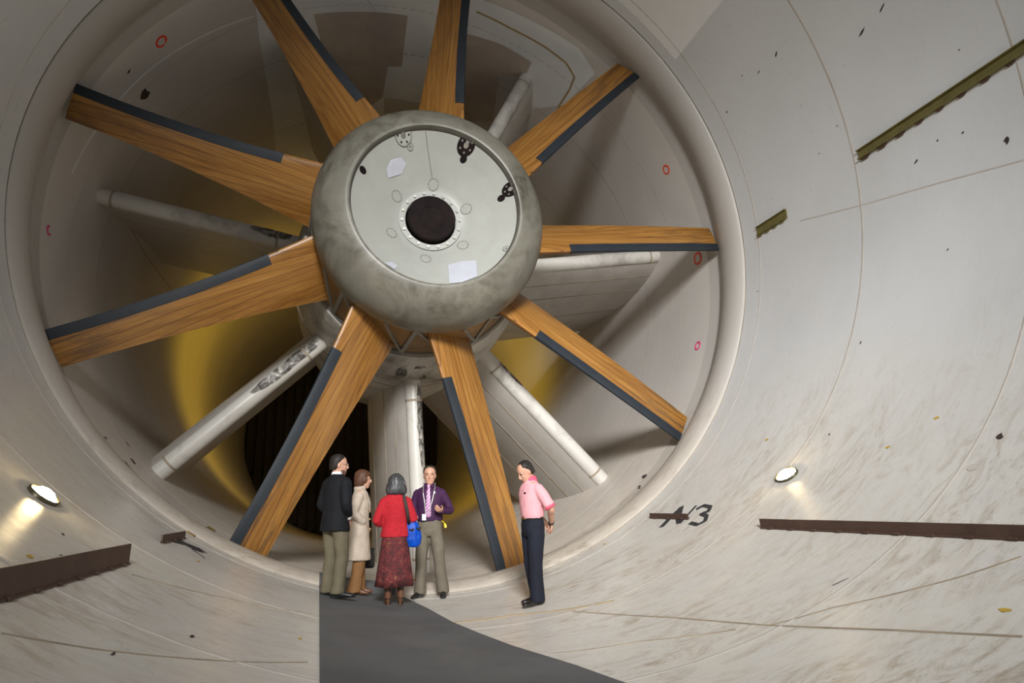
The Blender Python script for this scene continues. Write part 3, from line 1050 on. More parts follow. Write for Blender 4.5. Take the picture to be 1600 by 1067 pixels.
def vane(angdeg, label, cap=True, smear=None):
    a = RAD(angdeg)
    root = empty('support_vane', cyl(a, VY, RW))
    tag(root, label, 'support vane', 'support vanes of the nacelle')
    er = Vector((math.cos(a), 0, math.sin(a)))
    et = Vector((-math.sin(a), 0, math.cos(a)))
    base = root.location

    def P(r, x, t):
        return er * math.sqrt(max(0, r * r - t * t)) + et * t + Vector((0, VY + x, 0)) - base
    rr = [2.05 + (6.075 - 2.05) * i / 6 for i in range(7)]
    loop = []
    xs = [0.16, 0.3, 0.5, 0.9, 1.5, 2.2, 3.0, 3.9, 4.7, CH]
    hs = [0.155, 0.185, 0.205, 0.225, 0.23, 0.22, 0.18, 0.12, 0.06, 0.01]
    for x, h in zip(xs, hs):
        loop.append((x, camber(x) + h))
    for x, h in list(zip(xs, hs))[::-1]:
        loop.append((x, camber(x) - h))
    vs, fs = [], []
    for r in rr:
        vs += [P(r, x, t) for x, t in loop]
    n = len(loop)
    for i in range(len(rr) - 1):
        for k in range(n):
            fs.append((i * n + k, i * n + (k + 1) % n, (i + 1) * n + (k + 1) % n, (i + 1) * n + k))
    o = obj('vane_body', vs, fs, M['vane'], root)
    # round nose tube
    vs, fs = [], []
    n = 18
    t0 = camber(0.16)
    for r in rr:
        vs += [P(r, 0.165 - 0.165 * math.cos(2 * PI * k / n), t0 + 0.165 * math.sin(2 * PI * k / n)) for k in range(n)]
    for i in range(len(rr) - 1):
        for k in range(n):
            fs.append((i * n + k, i * n + (k + 1) % n, (i + 1) * n + (k + 1) % n, (i + 1) * n + k))
    nt_ = obj('nose_tube', vs, fs, M['nose'], root)
    for rc in ([2.75, 5.83] if cap else [5.83]):
        vs, fs = [], []
        pr = [(rc - 0.02, 0.160), (rc - 0.02, 0.171), (rc + 0.02, 0.171), (rc + 0.02, 0.160)]
        for r, q in pr:
            vs += [P(r, 0.165 - q * math.cos(2 * PI * k / n), t0 + q * math.sin(2 * PI * k / n)) for k in range(n)]
        for i in range(3):
            for k in range(n):
                fs.append((i * n + k, i * n + (k + 1) % n, (i + 1) * n + (k + 1) % n, (i + 1) * n + k))
        obj('joint_ring', vs, fs, M['seam'], nt_, False)
    if smear:
        r0, r1, a_lo, a_hi = smear
        vs, fs = [], []
        N1, N2 = 14, 9
        for i in range(N1 + 1):
            r = r0 + (r1 - r0) * i / N1
            tp = math.sin(PI * min(1, (i + 1.2) / (N1 + 1.6))) ** 0.5
            for k in range(N2 + 1):
                mid, hw = (a_lo + a_hi) / 2, (a_hi - a_lo) / 2 * tp * random.uniform(0.8, 1.1)
                g = RAD(mid + hw * (2 * k / N2 - 1))
                vs.append(P(r, 0.165 - 0.168 * math.cos(g), t0 + 0.168 * math.sin(g)))
        for i in range(N1):
            for k in range(N2):
                q = i * (N2 + 1) + k
                fs.append((q, q + 1, q + N2 + 2, q + N2 + 1))
        obj('grease_smear', vs, fs, M['soot'], nt_)
    # plate seams running along both faces
    for x in (0.62, 1.25, 2.6):
        hh = 0.21 if x < 1 else (0.229 if x < 2 else 0.20)
        for sgn in (1, -1):
            vs, fs = [], []
            for r in rr:
                for dx, o_ in ((-0.012, -0.004), (-0.012, 0.004), (0.012, 0.004), (0.012, -0.004)):
                    vs.append(P(r, x + dx, camber(x + dx) + sgn * (hh + o_)))
            for i in range(len(rr) - 1):
                for k in range(3):
                    fs.append((i * 4 + k, i * 4 + k + 1, i * 4 + 5 + k, i * 4 + 4 + k))
            obj('plate_seam', vs, fs, M['seam'], o, False)
    return root


vane(9.4, 'horizontal cream support vane under the right-hand blade')
vane(62.9, 'cream support vane above and right of the hub, rising to the ceiling')
vane(118, 'support vane mostly hidden behind the upper left blade')
vane(169.8, 'slim cream support vane left of the hub between the two left blades', True, (2.5, 3.3, -70, 20))
vane(-136.6, 'cream support vane with a grease-blackened nose at lower left', True, (2.3, 4.0, -60, 30))
vane(-86.6, 'upright cream support vane behind the standing group', True, (2.4, 4.2, 10, 75))
vane(-45.8, 'broad cream support vane at lower right above the man in pink', True, (2.7, 3.4, 20, 80))

# ------------------------------------------------------------------ far end: turning vanes and yellow lamps
tv = empty('turning_vanes', (0, YEND - 2, -6.3))
tag(tv, 'row of tall dark turning vanes closing the far end of the tunnel', 'vanes')
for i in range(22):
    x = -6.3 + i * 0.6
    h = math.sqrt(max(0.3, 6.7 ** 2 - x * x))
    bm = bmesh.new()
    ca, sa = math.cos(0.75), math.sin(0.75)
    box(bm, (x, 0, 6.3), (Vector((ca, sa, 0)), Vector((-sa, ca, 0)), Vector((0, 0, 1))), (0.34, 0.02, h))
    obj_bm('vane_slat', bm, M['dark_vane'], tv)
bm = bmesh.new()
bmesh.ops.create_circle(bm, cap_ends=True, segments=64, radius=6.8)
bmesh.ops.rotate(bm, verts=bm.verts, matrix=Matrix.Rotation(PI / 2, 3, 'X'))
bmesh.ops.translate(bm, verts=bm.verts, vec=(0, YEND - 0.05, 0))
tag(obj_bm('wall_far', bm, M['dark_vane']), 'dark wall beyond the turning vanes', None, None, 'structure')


def sodium_lamp(ang, y, r, power, label):
    root = empty('bulkhead_lamp', cyl(RAD(ang), y, r))
    tag(root, label, 'lamp', 'yellow lamps behind the fan')
    a = RAD(ang)
    nrm = Vector((math.cos(a), 0, math.sin(a)))
    bm = bmesh.new()
    loft(bm, [(nrm * -0.05, 0.12, 0.12), (nrm * 0.03, 0.12, 0.12), (nrm * 0.05, 0.10, 0.10)], 16)
    obj_bm('base', bm, M['lamp_rim'], root)
    bm = bmesh.new()
    loft(bm, [(nrm * 0.05, 0.09, 0.09), (nrm * 0.10, 0.085, 0.085), (nrm * 0.14, 0.05, 0.05), (nrm * 0.15, 0.01, 0.01)], 16)
    obj_bm('globe', bm, M['sodium'], root, True)
    l = bpy.data.lights.new('sodium_light', 'SPOT')
    l.energy, l.color, l.shadow_soft_size = power, (1.0, 0.62, 0.045), 0.12
    l.spot_size, l.spot_blend = RAD(150), 0.7
    lo = bpy.data.objects.new('sodium_light', l)
    lo.location = nrm * 0.20
    lo.rotation_euler = (nrm + Vector((0, 0.55, 0))).to_track_quat('-Z', 'Y').to_euler()
    lo.parent = root
    COL.objects.link(lo)


sodium_lamp(172, 13.5, 0.60, 430, 'yellow bulkhead lamp on the left flank of the nacelle')
sodium_lamp(-8, 13.5, 0.60, 380, 'yellow bulkhead lamp on the right flank of the nacelle')

# small orange thing on the floor beyond the skirt
a, y = wall_at(655, 906)
og = empty('orange_marker', cyl(a, y, RW))
tag(og, 'small orange object on the floor behind the maroon skirt', 'marker')
bm = bmesh.new()
loft(bm, [((0, 0, 0), 0.10, 0.10), ((0, 0, 0.015), 0.10, 0.10), ((0, 0, 0.02), 0.06, 0.06), ((0, 0, 0.12), 0.035, 0.035), ((0, 0, 0.16), 0.02, 0.02)], 14)
obj_bm('cone_body', bm, M['orange'], og, True)

#PART_PEOPLE
# ------------------------------------------------------------------ people
def cloth(name, col, rough=0.8, var=0.12, scale=9.0, bmp=0.25):
    return simple(name, col, rough, 0, var, scale, bmp, 0.25)


M['skin'] = simple('skin', (0.50, 0.275, 0.19), 0.5, var=0.05, scale=12)
M['lips'] = simple('lips', (0.42, 0.16, 0.13), 0.5)
M['eye'] = simple('eye_dark', (0.05, 0.035, 0.03), 0.4)
M['hair_black'] = cloth('hair_black', (0.020, 0.016, 0.014), 0.5, 0.4, 40)
M['hair_brown'] = cloth('hair_brown', (0.085, 0.038, 0.022), 0.45, 0.35, 40)
M['hair_dark'] = cloth('hair_dark_brown', (0.038, 0.026, 0.020), 0.5, 0.35, 40)
M['beard'] = cloth('short_beard', (0.12, 0.065, 0.045), 0.6, 0.3, 40)
M['navy_black'] = cloth('navy_black_wool', (0.0065, 0.0075, 0.0105))
M['white_cotton'] = cloth('white_cotton', (0.70, 0.72, 0.78))
M['khaki'] = cloth('khaki_cotton', (0.125, 0.109, 0.070))
M['grey_khaki'] = cloth('grey_khaki_cotton', (0.150, 0.130, 0.098))
M['shoe_black'] = simple('black_leather', (0.012, 0.012, 0.013), 0.3)
M['shoe_brown'] = simple('brown_leather', (0.13, 0.055, 0.028), 0.4)
M['trench'] = cloth('beige_gabardine', (0.47, 0.395, 0.32))
M['trench_in'] = cloth('tan_lining', (0.42, 0.28, 0.15))
M['brown_trouser'] = cloth('brown_trouser', (0.21, 0.105, 0.04))
M['red_tweed'] = cloth('red_tweed', (0.41, 0.016, 0.026), 0.85, 0.3, 60, 0.4)
M['purple'] = cloth('purple_shirt', (0.046, 0.014, 0.052), 0.65)
M['pink_shirt'] = cloth('pink_shirt', (0.70, 0.34, 0.375), 0.8, 0.06)
M['rose_trim'] = cloth('rose_trim', (0.80, 0.09, 0.16), 0.8, 0.06)
M['navy_trouser'] = cloth('navy_trouser', (0.010, 0.012, 0.022))
M['blue_bag'] = cloth('blue_nylon', (0.0, 0.055, 0.40), 0.45, 0.15)
M['dark_strap'] = cloth('dark_webbing', (0.045, 0.038, 0.034))
M['brass'] = simple('brass', (0.45, 0.30, 0.10), 0.3, 0.9)
M['badge'] = simple('badge_white', (0.75, 0.78, 0.80), 0.4)
M['yellow_tag'] = simple('yellow_tag', (0.85, 0.65, 0.03), 0.4)


def streak_hair():
    m, nt, b = new_mat('grey_streaked_hair')
    tc = nd(nt, 'ShaderNodeTexCoord').outputs['Object']
    n = noi(nt, scaled(nt, tc, (45, 45, 4)), 1.0, 5, 0.6, 0.3)
    nt.links.new(ramp(nt, n, [(0.40, (0.018, 0.018, 0.020)), (0.58, (0.055, 0.055, 0.058)), (0.74, (0.30, 0.30, 0.31))]), b.inputs['Base Color'])
    b.inputs['Roughness'].default_value = 0.45
    bump(nt, b, n, 0.4, 0.01)
    return m


def paisley():
    m, nt, b = new_mat('maroon_paisley')
    tc = nd(nt, 'ShaderNodeTexCoord').outputs['Object']
    v = nt.nodes.new('ShaderNodeTexVoronoi')
    v.inputs['Scale'].default_value = 16
    nt.links.new(scaled(nt, tc, (1, 1, 0.7)), v.inputs['Vector'])
    n = noi(nt, tc, 11, 6, 0.7, 1.2)
    c = ramp(nt, n, [(0.34, (0.018, 0.008, 0.010)), (0.48, (0.085, 0.012, 0.014)), (0.58, (0.14, 0.018, 0.020)), (0.68, (0.20, 0.11, 0.05)), (0.76, (0.05, 0.045, 0.02))])
    c = mix(nt, ramp(nt, v.outputs['Distance'], [(0.10, (0.6, 0.6, 0.6)), (0.3, (0, 0, 0))]), c, (0.06, 0.02, 0.015))
    nt.links.new(c, b.inputs['Base Color'])
    b.inputs['Roughness'].default_value = 0.85
    return m


def striped_tie():
    m, nt, b = new_mat('pink_striped_silk')
    tc = nd(nt, 'ShaderNodeTexCoord').outputs['Object']
    wv = nt.nodes.new('ShaderNodeTexWave')
    wv.bands_direction = 'DIAGONAL'
    wv.inputs['Scale'].default_value = 14
    nt.links.new(tc, wv.inputs['Vector'])
    nt.links.new(ramp(nt, wv.outputs[0], [(0.35, (0.33, 0.07, 0.28)), (0.55, (0.62, 0.46, 0.60))]), b.inputs['Base Color'])
    b.inputs['Roughness'].default_value = 0.4
    return m


M['hair_grey'] = streak_hair()
M['paisley'] = paisley()
M['tie'] = striped_tie()


def fused(name, bm, mat, parent, voxel=0.010, smooth=3, fold=0.0, fscale=7.0, seed=0, stretch=(1, 1, 0.45)):
    """fuse the overlapping closed shapes into one continuous skin"""
    bmesh.ops.recalc_face_normals(bm, faces=bm.faces)
    me = bpy.data.meshes.new(name)
    bm.to_mesh(me)
    bm.free()
    t = bpy.data.objects.new(name + '_src', me)
    COL.objects.link(t)
    md = t.modifiers.new('r', 'REMESH')
    md.mode = 'VOXEL'
    md.voxel_size = voxel
    md2 = t.modifiers.new('s', 'SMOOTH')
    md2.factor = 0.5
    md2.iterations = smooth
    dg = bpy.context.evaluated_depsgraph_get()
    res = bpy.data.meshes.new_from_object(t.evaluated_get(dg))
    bpy.data.objects.remove(t)
    bpy.data.meshes.remove(me)
    if fold:
        sv = Vector((seed * 3.1, seed * 1.7, seed * 0.9))
        nn = [v.normal.copy() for v in res.vertices]
        for v, n in zip(res.vertices, nn):
            q = Vector((v.co.x * stretch[0], v.co.y * stretch[1], v.co.z * stretch[2])) * fscale + sv
            v.co += n * fold * (noise.noise(q) + 0.5 * noise.noise(q * 2.3))
    res.materials.clear()
    res.materials.append(mat)
    res.polygons.foreach_set('use_smooth', [True] * len(res.polygons))
    res.name = name
    o = bpy.data.objects.new(name, res)
    COL.objects.link(o)
    o.parent = parent
    return o


X3, Y3, Z3 = Vector((1, 0, 0)), Vector((0, 1, 0)), Vector((0, 0, 1))
HEAD = [(-0.118, 0.052, 0.020, 0.018), (-0.108, 0.045, 0.036, 0.038), (-0.085, 0.030, 0.052, 0.060), (-0.055, 0.016, 0.062, 0.078), (-0.02, 0.004, 0.068, 0.089), (0.02, -0.002, 0.074, 0.095),
        (0.055, -0.006, 0.073, 0.094), (0.085, -0.010, 0.063, 0.083), (0.106, -0.012, 0.045, 0.060), (0.117, -0.012, 0.018, 0.025)]


def ellipsoid(bm, c, rx, ry, rz, mtx=None, n=12, m=8):
    vs = []
    for i in range(1, m):
        ph = PI * i / m
        vs.append([Vector((rx * math.sin(ph) * math.cos(2 * PI * k / n), ry * math.sin(ph) * math.sin(2 * PI * k / n), rz * math.cos(ph))) for k in range(n)])
    tr = (lambda v: Vector(c) + (mtx @ v if mtx else v))
    R_ = [[bm.verts.new(tr(v)) for v in row] for row in vs]
    t, b = bm.verts.new(tr(Vector((0, 0, rz)))), bm.verts.new(tr(Vector((0, 0, -rz))))
    for i in range(len(R_) - 1):
        for k in range(n):
            bm.faces.new((R_[i][k], R_[i + 1][k], R_[i + 1][(k + 1) % n], R_[i][(k + 1) % n]))
    for k in range(n):
        bm.faces.new((t, R_[0][k], R_[0][(k + 1) % n]))
        bm.faces.new((b, R_[-1][(k + 1) % n], R_[-1][k]))


def tube(bm, pts, n=12, ref=X3):
    """tapered limb through (point, radius) with rounded ends"""
    pts = [(Vector(p), r) for p, r in pts]
    rings = []
    # resample with smooth interpolation
    for i in range(len(pts) - 1):
        (p0, r0), (p1, r1) = pts[i], pts[i + 1]
        pm = pts[i - 1][0] if i else p0 * 2 - p1
        pn = pts[i + 2][0] if i + 2 < len(pts) else p1 * 2 - p0
        k = 5
        for q in range(k + (1 if i == len(pts) - 2 else 0)):
            t = q / k
            a = p0 * (1 - t) + p1 * t
            h = ((p1 - pm) * (1 - t) - (pn - p0) * t) * (t * (1 - t)) * 0.25
            rings.append((a + h, r0 * (1 - t) + r1 * t))
    d0 = (rings[0][0] - rings[1][0]).normalized()
    d1 = (rings[-1][0] - rings[-2][0]).normalized()
    full = [(rings[0][0] + d0 * rings[0][1] * 0.7, rings[0][1] * 0.6)] + rings + [(rings[-1][0] + d1 * rings[-1][1] * 0.7, rings[-1][1] * 0.6)]
    loft(bm, [(p, r, r) for p, r in full], n, ref)


def hand(bm, wrist, fwd, palm_n, thumb_side, curl=0.5, s=1.0):
    """palm and five fingers; fwd = along the hand, palm_n = out of the palm"""
    fwd = Vector(fwd).normalized()
    pn = Vector(palm_n)
    pn = (pn - fwd * pn.dot(fwd)).normalized()
    sd = fwd.cross(pn).normalized() * thumb_side
    w = Vector(wrist)
    loft(bm, [(w - fwd * 0.01, 0.026 * s, 0.020 * s, sd), (w + fwd * 0.03 * s, 0.036 * s, 0.017 * s, sd), (w + fwd * 0.07 * s, 0.041 * s, 0.015 * s, sd), (w + fwd * 0.092 * s, 0.038 * s, 0.012 * s, sd)], 12)
    for i, (off, ln) in enumerate(((0.029, 0.072), (0.010, 0.082), (-0.010, 0.076), (-0.029, 0.058))):
        p = w + fwd * 0.082 * s + sd * off * s
        d = fwd.copy()
        pts = [(p, 0.0095 * s)]
        for seg_, f in enumerate((0.45, 0.32, 0.23)):
            ang = curl * (0.7 + 0.25 * seg_ + 0.1 * i)
            d = (d * math.cos(ang) + pn * math.sin(ang)).normalized()
            pnn = (pn - d * pn.dot(d))
            p = p + d * ln * f * s
            pts.append((p.copy(), (0.0092 - 0.0012 * seg_) * s))
            pn2 = pnn.normalized()
            # rotate the palm normal with the finger
            pn_keep = pn2
        tube(bm, pts, 8, sd)
    p = w + fwd * 0.025 * s + sd * 0.028 * s
    d = (fwd * 0.65 + sd * 0.65 + pn * 0.35).normalized()
    p2 = p + d * 0.042 * s
    p3 = p2 + (fwd * 0.9 + sd * 0.1 + pn * 0.35).normalized() * 0.034 * s
    tube(bm, [(p, 0.013 * s), (p2, 0.0105 * s), (p3, 0.009 * s)], 8, sd)


def shoe(bm, ankle, fdir, ln=0.28, heel=0.0, wd=0.047):
    """low shoe with sole, toe and heel; ankle = point over the heel at floor level"""
    f = Vector((fdir[0], fdir[1], 0)).normalized()
    s = Vector((-f.y, f.x, 0))
    a = Vector(ankle)
    rings = []
    for t, w_, h, dz in ((-0.24, 0.022, 0.030, 0.030), (-0.20, 0.034, 0.045, 0.042), (-0.05, 0.038, 0.050, 0.048), (0.15, 0.040, 0.046, 0.044), (0.38, 0.046, 0.036, 0.034), (0.58, 0.047, 0.026, 0.026), (0.70, 0.036, 0.021, 0.022), (0.755, 0.018, 0.014, 0.016)):
        lift = heel * max(0.0, (0.40 - t) / 0.6)
        rings.append((a + f * (t * ln) + Z3 * (dz + min(heel, lift)), w_ / 0.047 * wd, h, s))
    loft(bm, rings, 14)
    if heel:
        loft(bm, [(a + f * (-0.14 * ln) + Z3 * (heel + 0.02), 0.026, 0.026, s), (a + f * (-0.14 * ln) + Z3 * 0.03, 0.015, 0.015, s), (a + f * (-0.14 * ln), 0.017, 0.017, s)], 10)
    else:
        loft(bm, [(a + f * (-0.1 * ln), 0.034, 0.06, s), (a + f * (-0.1 * ln) + Z3 * 0.02, 0.034, 0.06, s)], 10)


def head_mtx(c, yaw, pitch, roll=0.0):
    return Matrix.Translation(c) @ Matrix.Rotation(yaw, 4, 'Z') @ Matrix.Rotation(pitch, 4, 'X') @ Matrix.Rotation(roll, 4, 'Y') @ Matrix.Scale(1.12, 4)


class Person:
    """local frame: +Y is where the body faces, +X its right hand side, z = 0 the ground"""

    def __init__(self, loc, face_deg, h, label):
        self.root = empty('person', loc)
        tag(self.root, label, 'person')
        self.root.rotation_euler = (0, 0, RAD(face_deg - 90))
        self.k = h / 1.75
        self.root.scale = (self.k,) * 3
        self.body = bmesh.new()

    def torso(self, lean=0.0, female=False):
        b = self.body
        sh, wst, hp = (0.165, 0.115, 0.165) if female else (0.185, 0.14, 0.165)
        self.sh = sh
        f = lambda z, y=0: (0, y + lean * max(0, z - 0.95), z)
        loft(b, [(f(0.80), 0.10, 0.08), (f(0.86), hp * 0.93, 0.11), (f(0.94), hp, 0.12), (f(1.03), (hp + wst) / 2, 0.108), (f(1.10), wst, 0.10), (f(1.20), wst + 0.015, 0.105), (f(1.31), sh * 0.88, 0.115),
                 (f(1.40), sh * 0.95, 0.098), (f(1.45), sh * 0.78, 0.08), (f(1.48), 0.085, 0.068), (f(1.505), 0.062, 0.060)], 20)
        self.neck = Vector(f(1.49))

    def head(self, c, yaw, pitch, roll=0.0, nose=1.0):
        """c: head centre; yaw > 0 turns to the person's left"""
        b = self.body
        c = Vector(c)
        self.hm = head_mtx(c, RAD(yaw), RAD(pitch), RAD(roll))
        m = self.hm
        m3 = m.to_3x3()
        xa = m3 @ X3
        L = []
        n = 22
        for z, y, a, bb in HEAD:
            L.append([b.verts.new(m @ Vector((a * math.cos(2 * PI * k / n), y + bb * math.sin(2 * PI * k / n), z))) for k in range(n)])
        for i in range(len(L) - 1):
            for k in range(n):
                b.faces.new((L[i][k], L[i][(k + 1) % n], L[i + 1][(k + 1) % n], L[i + 1][k]))
        b.faces.new(L[0][::-1])
        b.faces.new(L[-1])
        # nose, brow, lips, chin, ears
        q = lambda *v: m @ Vector(v)
        loft(b, [(q(0, 0.088, 0.022), 0.008, 0.010, xa), (q(0, 0.098, 0.0), 0.010, 0.011, xa), (q(0, 0.108 * nose + 0.002, -0.022), 0.014, 0.012, xa), (q(0, 0.106, -0.032), 0.016, 0.010, xa), (q(0, 0.094, -0.040), 0.012, 0.006, xa)], 10)
        for s in (-1, 1):
            ellipsoid(b, q(s * 0.030, 0.078, 0.024), 0.022, 0.012, 0.008, m3)
            ellipsoid(b, q(s * 0.030, 0.070, -0.022), 0.020, 0.018, 0.018, m3)
            ellipsoid(b, q(s * 0.074, -0.004, -0.008), 0.009, 0.018, 0.032, m3)
        ellipsoid(b, q(0, 0.083, -0.060), 0.023, 0.011, 0.010, m3)
        ellipsoid(b, q(0, 0.070, -0.098), 0.022, 0.016, 0.016, m3)
        tube(b, [(self.neck - Z3 * 0.03, 0.060), (self.neck.lerp(q(0, -0.015, -0.06), 0.6), 0.055), (q(0, -0.015, -0.05), 0.055)], 14)

    def face_parts(self, brow):
        m = self.hm
        for s in (-1, 1):
            bm = bmesh.new()
            ellipsoid(bm, m @ Vector((s * 0.030, 0.083, 0.006)), 0.012, 0.006, 0.006, m.to_3x3())
            obj_bm('eye', bm, M['eye'], self.root, True)
            bm = bmesh.new()
            ellipsoid(bm, m @ Vector((s * 0.031, 0.089, 0.024)), 0.018, 0.004, 0.004, m.to_3x3())
            obj_bm('eyebrow', bm, brow, self.root, True)
        bm = bmesh.new()
        ellipsoid(bm, m @ Vector((0, 0.092, -0.060)), 0.021, 0.004, 0.006, m.to_3x3())
        obj_bm('lips', bm, M['lips'], self.root, True)

    def hair(self, rings, mat, extra=(), voxel=0.008, fold=0.004):
        bm = bmesh.new()
        m = self.hm
        n = 20
        L = []
        for z, y, a, bb in rings:
            L.append([bm.verts.new(m @ Vector((a * math.cos(2 * PI * k / n), y + bb * math.sin(2 * PI * k / n), z))) for k in range(n)])
        for i in range(len(L) - 1):
            for k in range(n):
                bm.faces.new((L[i][k], L[i][(k + 1) % n], L[i + 1][(k + 1) % n], L[i + 1][k]))
        bm.faces.new(L[0][::-1])
        bm.faces.new(L[-1])
        for c, rx, ry, rz in extra:
            ellipsoid(bm, m @ Vector(c), rx, ry, rz, m.to_3x3())
        return fused('hair', bm, mat, self.root, voxel, 2, fold, 22, 5, (1, 1, 0.25))

    def arm(self, side, pts, rad=(0.052, 0.042, 0.028)):
        """pts: shoulder, elbow, wrist"""
        pts = [Vector((pts[0][0] * 0.86, pts[0][1], pts[0][2] - 0.025))] + list(pts[1:])
        tube(self.body, [(pts[0], rad[0] * 0.92), (pts[1], rad[1]), (Vector(pts[1]).lerp(Vector(pts[2]), 0.35), rad[1]), (pts[2], rad[2])])

    def leg(self, pts, rad=(0.085, 0.055, 0.038)):
        tube(self.body, [(pts[0], rad[0]), (pts[1], rad[1]), (Vector(pts[1]).lerp(Vector(pts[2]), 0.3), rad[1]), (pts[2], rad[2])])

    def finish_body(self):
        self.b = fused('body', self.body, M['skin'], self.root, 0.0065, 2)
        return self.b


def trousers(P, waist_z, hips, legs, mat, ref_y=0.0, fold=0.008, seed=1, hem=0.085):
    bm = bmesh.new()
    w, hp = hips
    loft(bm, [((0, ref_y, 0.80), w * 0.8, hp * 0.88), ((0, ref_y, 0.86), w * 1.03, hp * 1.08), ((0, ref_y, 0.94), w * 1.05, hp * 1.09), ((0, ref_y, waist_z - 0.03), w * 0.97, hp * 0.98), ((0, ref_y, waist_z), w * 0.95, hp * 0.95)], 20)
    for hip, knee, ank in legs:
        hip, knee, ank = Vector(hip), Vector(knee), Vector(ank)
        loft(bm, [(hip + Z3 * 0.03, 0.085, 0.10), (hip - Z3 * 0.06, 0.098, 0.112), (hip.lerp(knee, 0.5), 0.092, 0.102), (knee, 0.080, 0.088), (knee.lerp(ank, 0.5), 0.077, 0.088), (ank + Z3 * 0.03, hem, hem * 1.1), (ank, hem * 0.98, hem * 1.1)], 18)
    return fused('trousers', bm, mat, P.root, 0.012, 2, fold, 8, seed)


def sleeve(bm, pts, rad):
    pts = [Vector(p) for p in pts]
    pts[0] = Vector((pts[0].x * 0.87, pts[0].y, pts[0].z - 0.022))
    tube(bm, list(zip(pts, rad)), 14)


SHORT = [(-0.060, -0.052, 0.058, 0.046), (-0.03, -0.044, 0.074, 0.060), (0.01, -0.036, 0.081, 0.070), (0.045, -0.024, 0.083, 0.083), (0.075, -0.016, 0.079, 0.088), (0.105, -0.014, 0.062, 0.072), (0.124, -0.014, 0.035, 0.040)]


def floor_z(x, r=RW):
    return -math.sqrt(r * r - x * x)


# ---- man in the dark jacket, back three-quarters to the camera, looking right
x, y = -1.44, -1.58
P = Person((x, y, floor_z(x) + 0.012), 38, 1.73, 'man in dark suit jacket and khaki trousers at the left of the group')
P.torso(0.0)
P.head((0.0, 0.015, 1.625), -34, -3)
sR, eR, wR = (0.195, 0, 1.41), (0.265, -0.06, 1.13), (0.165, 0.065, 0.94)
sL, eL, wL = (-0.195, 0, 1.41), (-0.26, -0.02, 1.13), (-0.20, 0.12, 0.97)
P.arm(1, (sR, eR, wR))
P.arm(-1, (sL, eL, wL))
hand(P.body, wR, (-0.15, 0.25, -0.9), (-1, 0, 0), 1, 0.25)
hand(P.body, wL, (0.15, 0.25, -0.9), (1, 0, 0), -1, 0.25)
LR_, LL_ = ((0.09, 0, 0.88), (0.11, 0.03, 0.48), (0.12, -0.04, 0.075)), ((-0.09, 0, 0.88), (-0.10, 0.03, 0.48), (-0.11, 0.0, 0.075))
P.leg(LR_)
P.leg(LL_)
P.finish_body()
P.face_parts(M['hair_black'])
P.hair(SHORT, M['hair_black'])
bm = bmesh.new()
m = P.hm
loft(bm, [(m @ Vector((0, 0.062, -0.112)), 0.036, 0.026, m.to_3x3() @ X3), (m @ Vector((0, 0.052, -0.092)), 0.058, 0.046, m.to_3x3() @ X3), (m @ Vector((0, 0.040, -0.068)), 0.0655, 0.056, m.to_3x3() @ X3), (m @ Vector((0, 0.015, -0.04)), 0.069, 0.060, m.to_3x3() @ X3)], 16)
fused('beard', bm, M['beard'], P.root, 0.007, 1)
trousers(P, 1.02, (0.175, 0.125), ((LR_[0], LR_[1], (0.12, -0.03, 0.05)), (LL_[0], LL_[1], (-0.11, 0.0, 0.05))), M['khaki'], seed=2)
for (ax, ay), d in (((0.12, -0.03), (0.75, 0.66)), ((-0.11, 0.0), (0.55, 0.83))):
    bm = bmesh.new()
    shoe(bm, (ax, ay, 0), d, 0.30)
    fused('shoe', bm, M['shoe_black'], P.root, 0.007, 1)
bm = bmesh.new()
loft(bm, [((0, -0.01, 0.79), 0.215, 0.165), ((0, -0.005, 0.90), 0.205, 0.160), ((0, 0, 1.05), 0.19, 0.148), ((0, 0, 1.18), 0.195, 0.150), ((0, 0, 1.31), 0.215, 0.150), ((0, -0.005, 1.40), 0.215, 0.130), ((0, -0.01, 1.455), 0.165, 0.105), ((0, -0.012, 1.495), 0.085, 0.082), ((0, -0.012, 1.51), 0.074, 0.072)], 24)
sleeve(bm, (sR, eR, Vector(eR).lerp(Vector(wR), 0.5), Vector(wR) + Vector((0, 0, 0.05))), (0.082, 0.070, 0.060, 0.052))
sleeve(bm, (sL, eL, Vector(eL).lerp(Vector(wL), 0.5), Vector(wL) + Vector((0, 0, 0.05))), (0.082, 0.070, 0.060, 0.052))
fused('jacket', bm, M['navy_black'], P.root, 0.012, 2, 0.008, 7, 3)
bm = bmesh.new()
loft(bm, [((0, -0.008, 1.485), 0.079, 0.077), ((0, -0.006, 1.535), 0.066, 0.066), ((0, -0.006, 1.538), 0.060, 0.060)], 20)
fused('shirt_collar', bm, M['white_cotton'], P.root, 0.006, 1)
bm = bmesh.new()
d = (Vector(wR) - Vector(eR)).normalized()
loft(bm, [(Vector(wR) + Z3 * 0.05 - d * 0.02, 0.045, 0.045), (Vector(wR) + d * 0.005, 0.042, 0.042)], 14)
obj_bm('shirt_cuff', bm, M['white_cotton'], P.root, True)
# spectacles
bm = bmesh.new()
for s in (-1, 1):
    loft(bm, [(m @ Vector((s * 0.058, 0.098, 0.010)), 0.002, 0.002), (m @ Vector((s * 0.077, 0.0, 0.012)), 0.002, 0.002)], 6)
    pts = [m @ Vector((s * 0.033 + 0.024 * math.cos(2 * PI * i / 14), 0.101, 0.004 + 0.017 * math.sin(2 * PI * i / 14))) for i in range(15)]
    for p0, p1 in zip(pts, pts[1:]):
        loft(bm, [(p0, 0.0016, 0.0016), (p1, 0.0016, 0.0016)], 5)
obj_bm('spectacles', bm, M['bolt'], P.root)

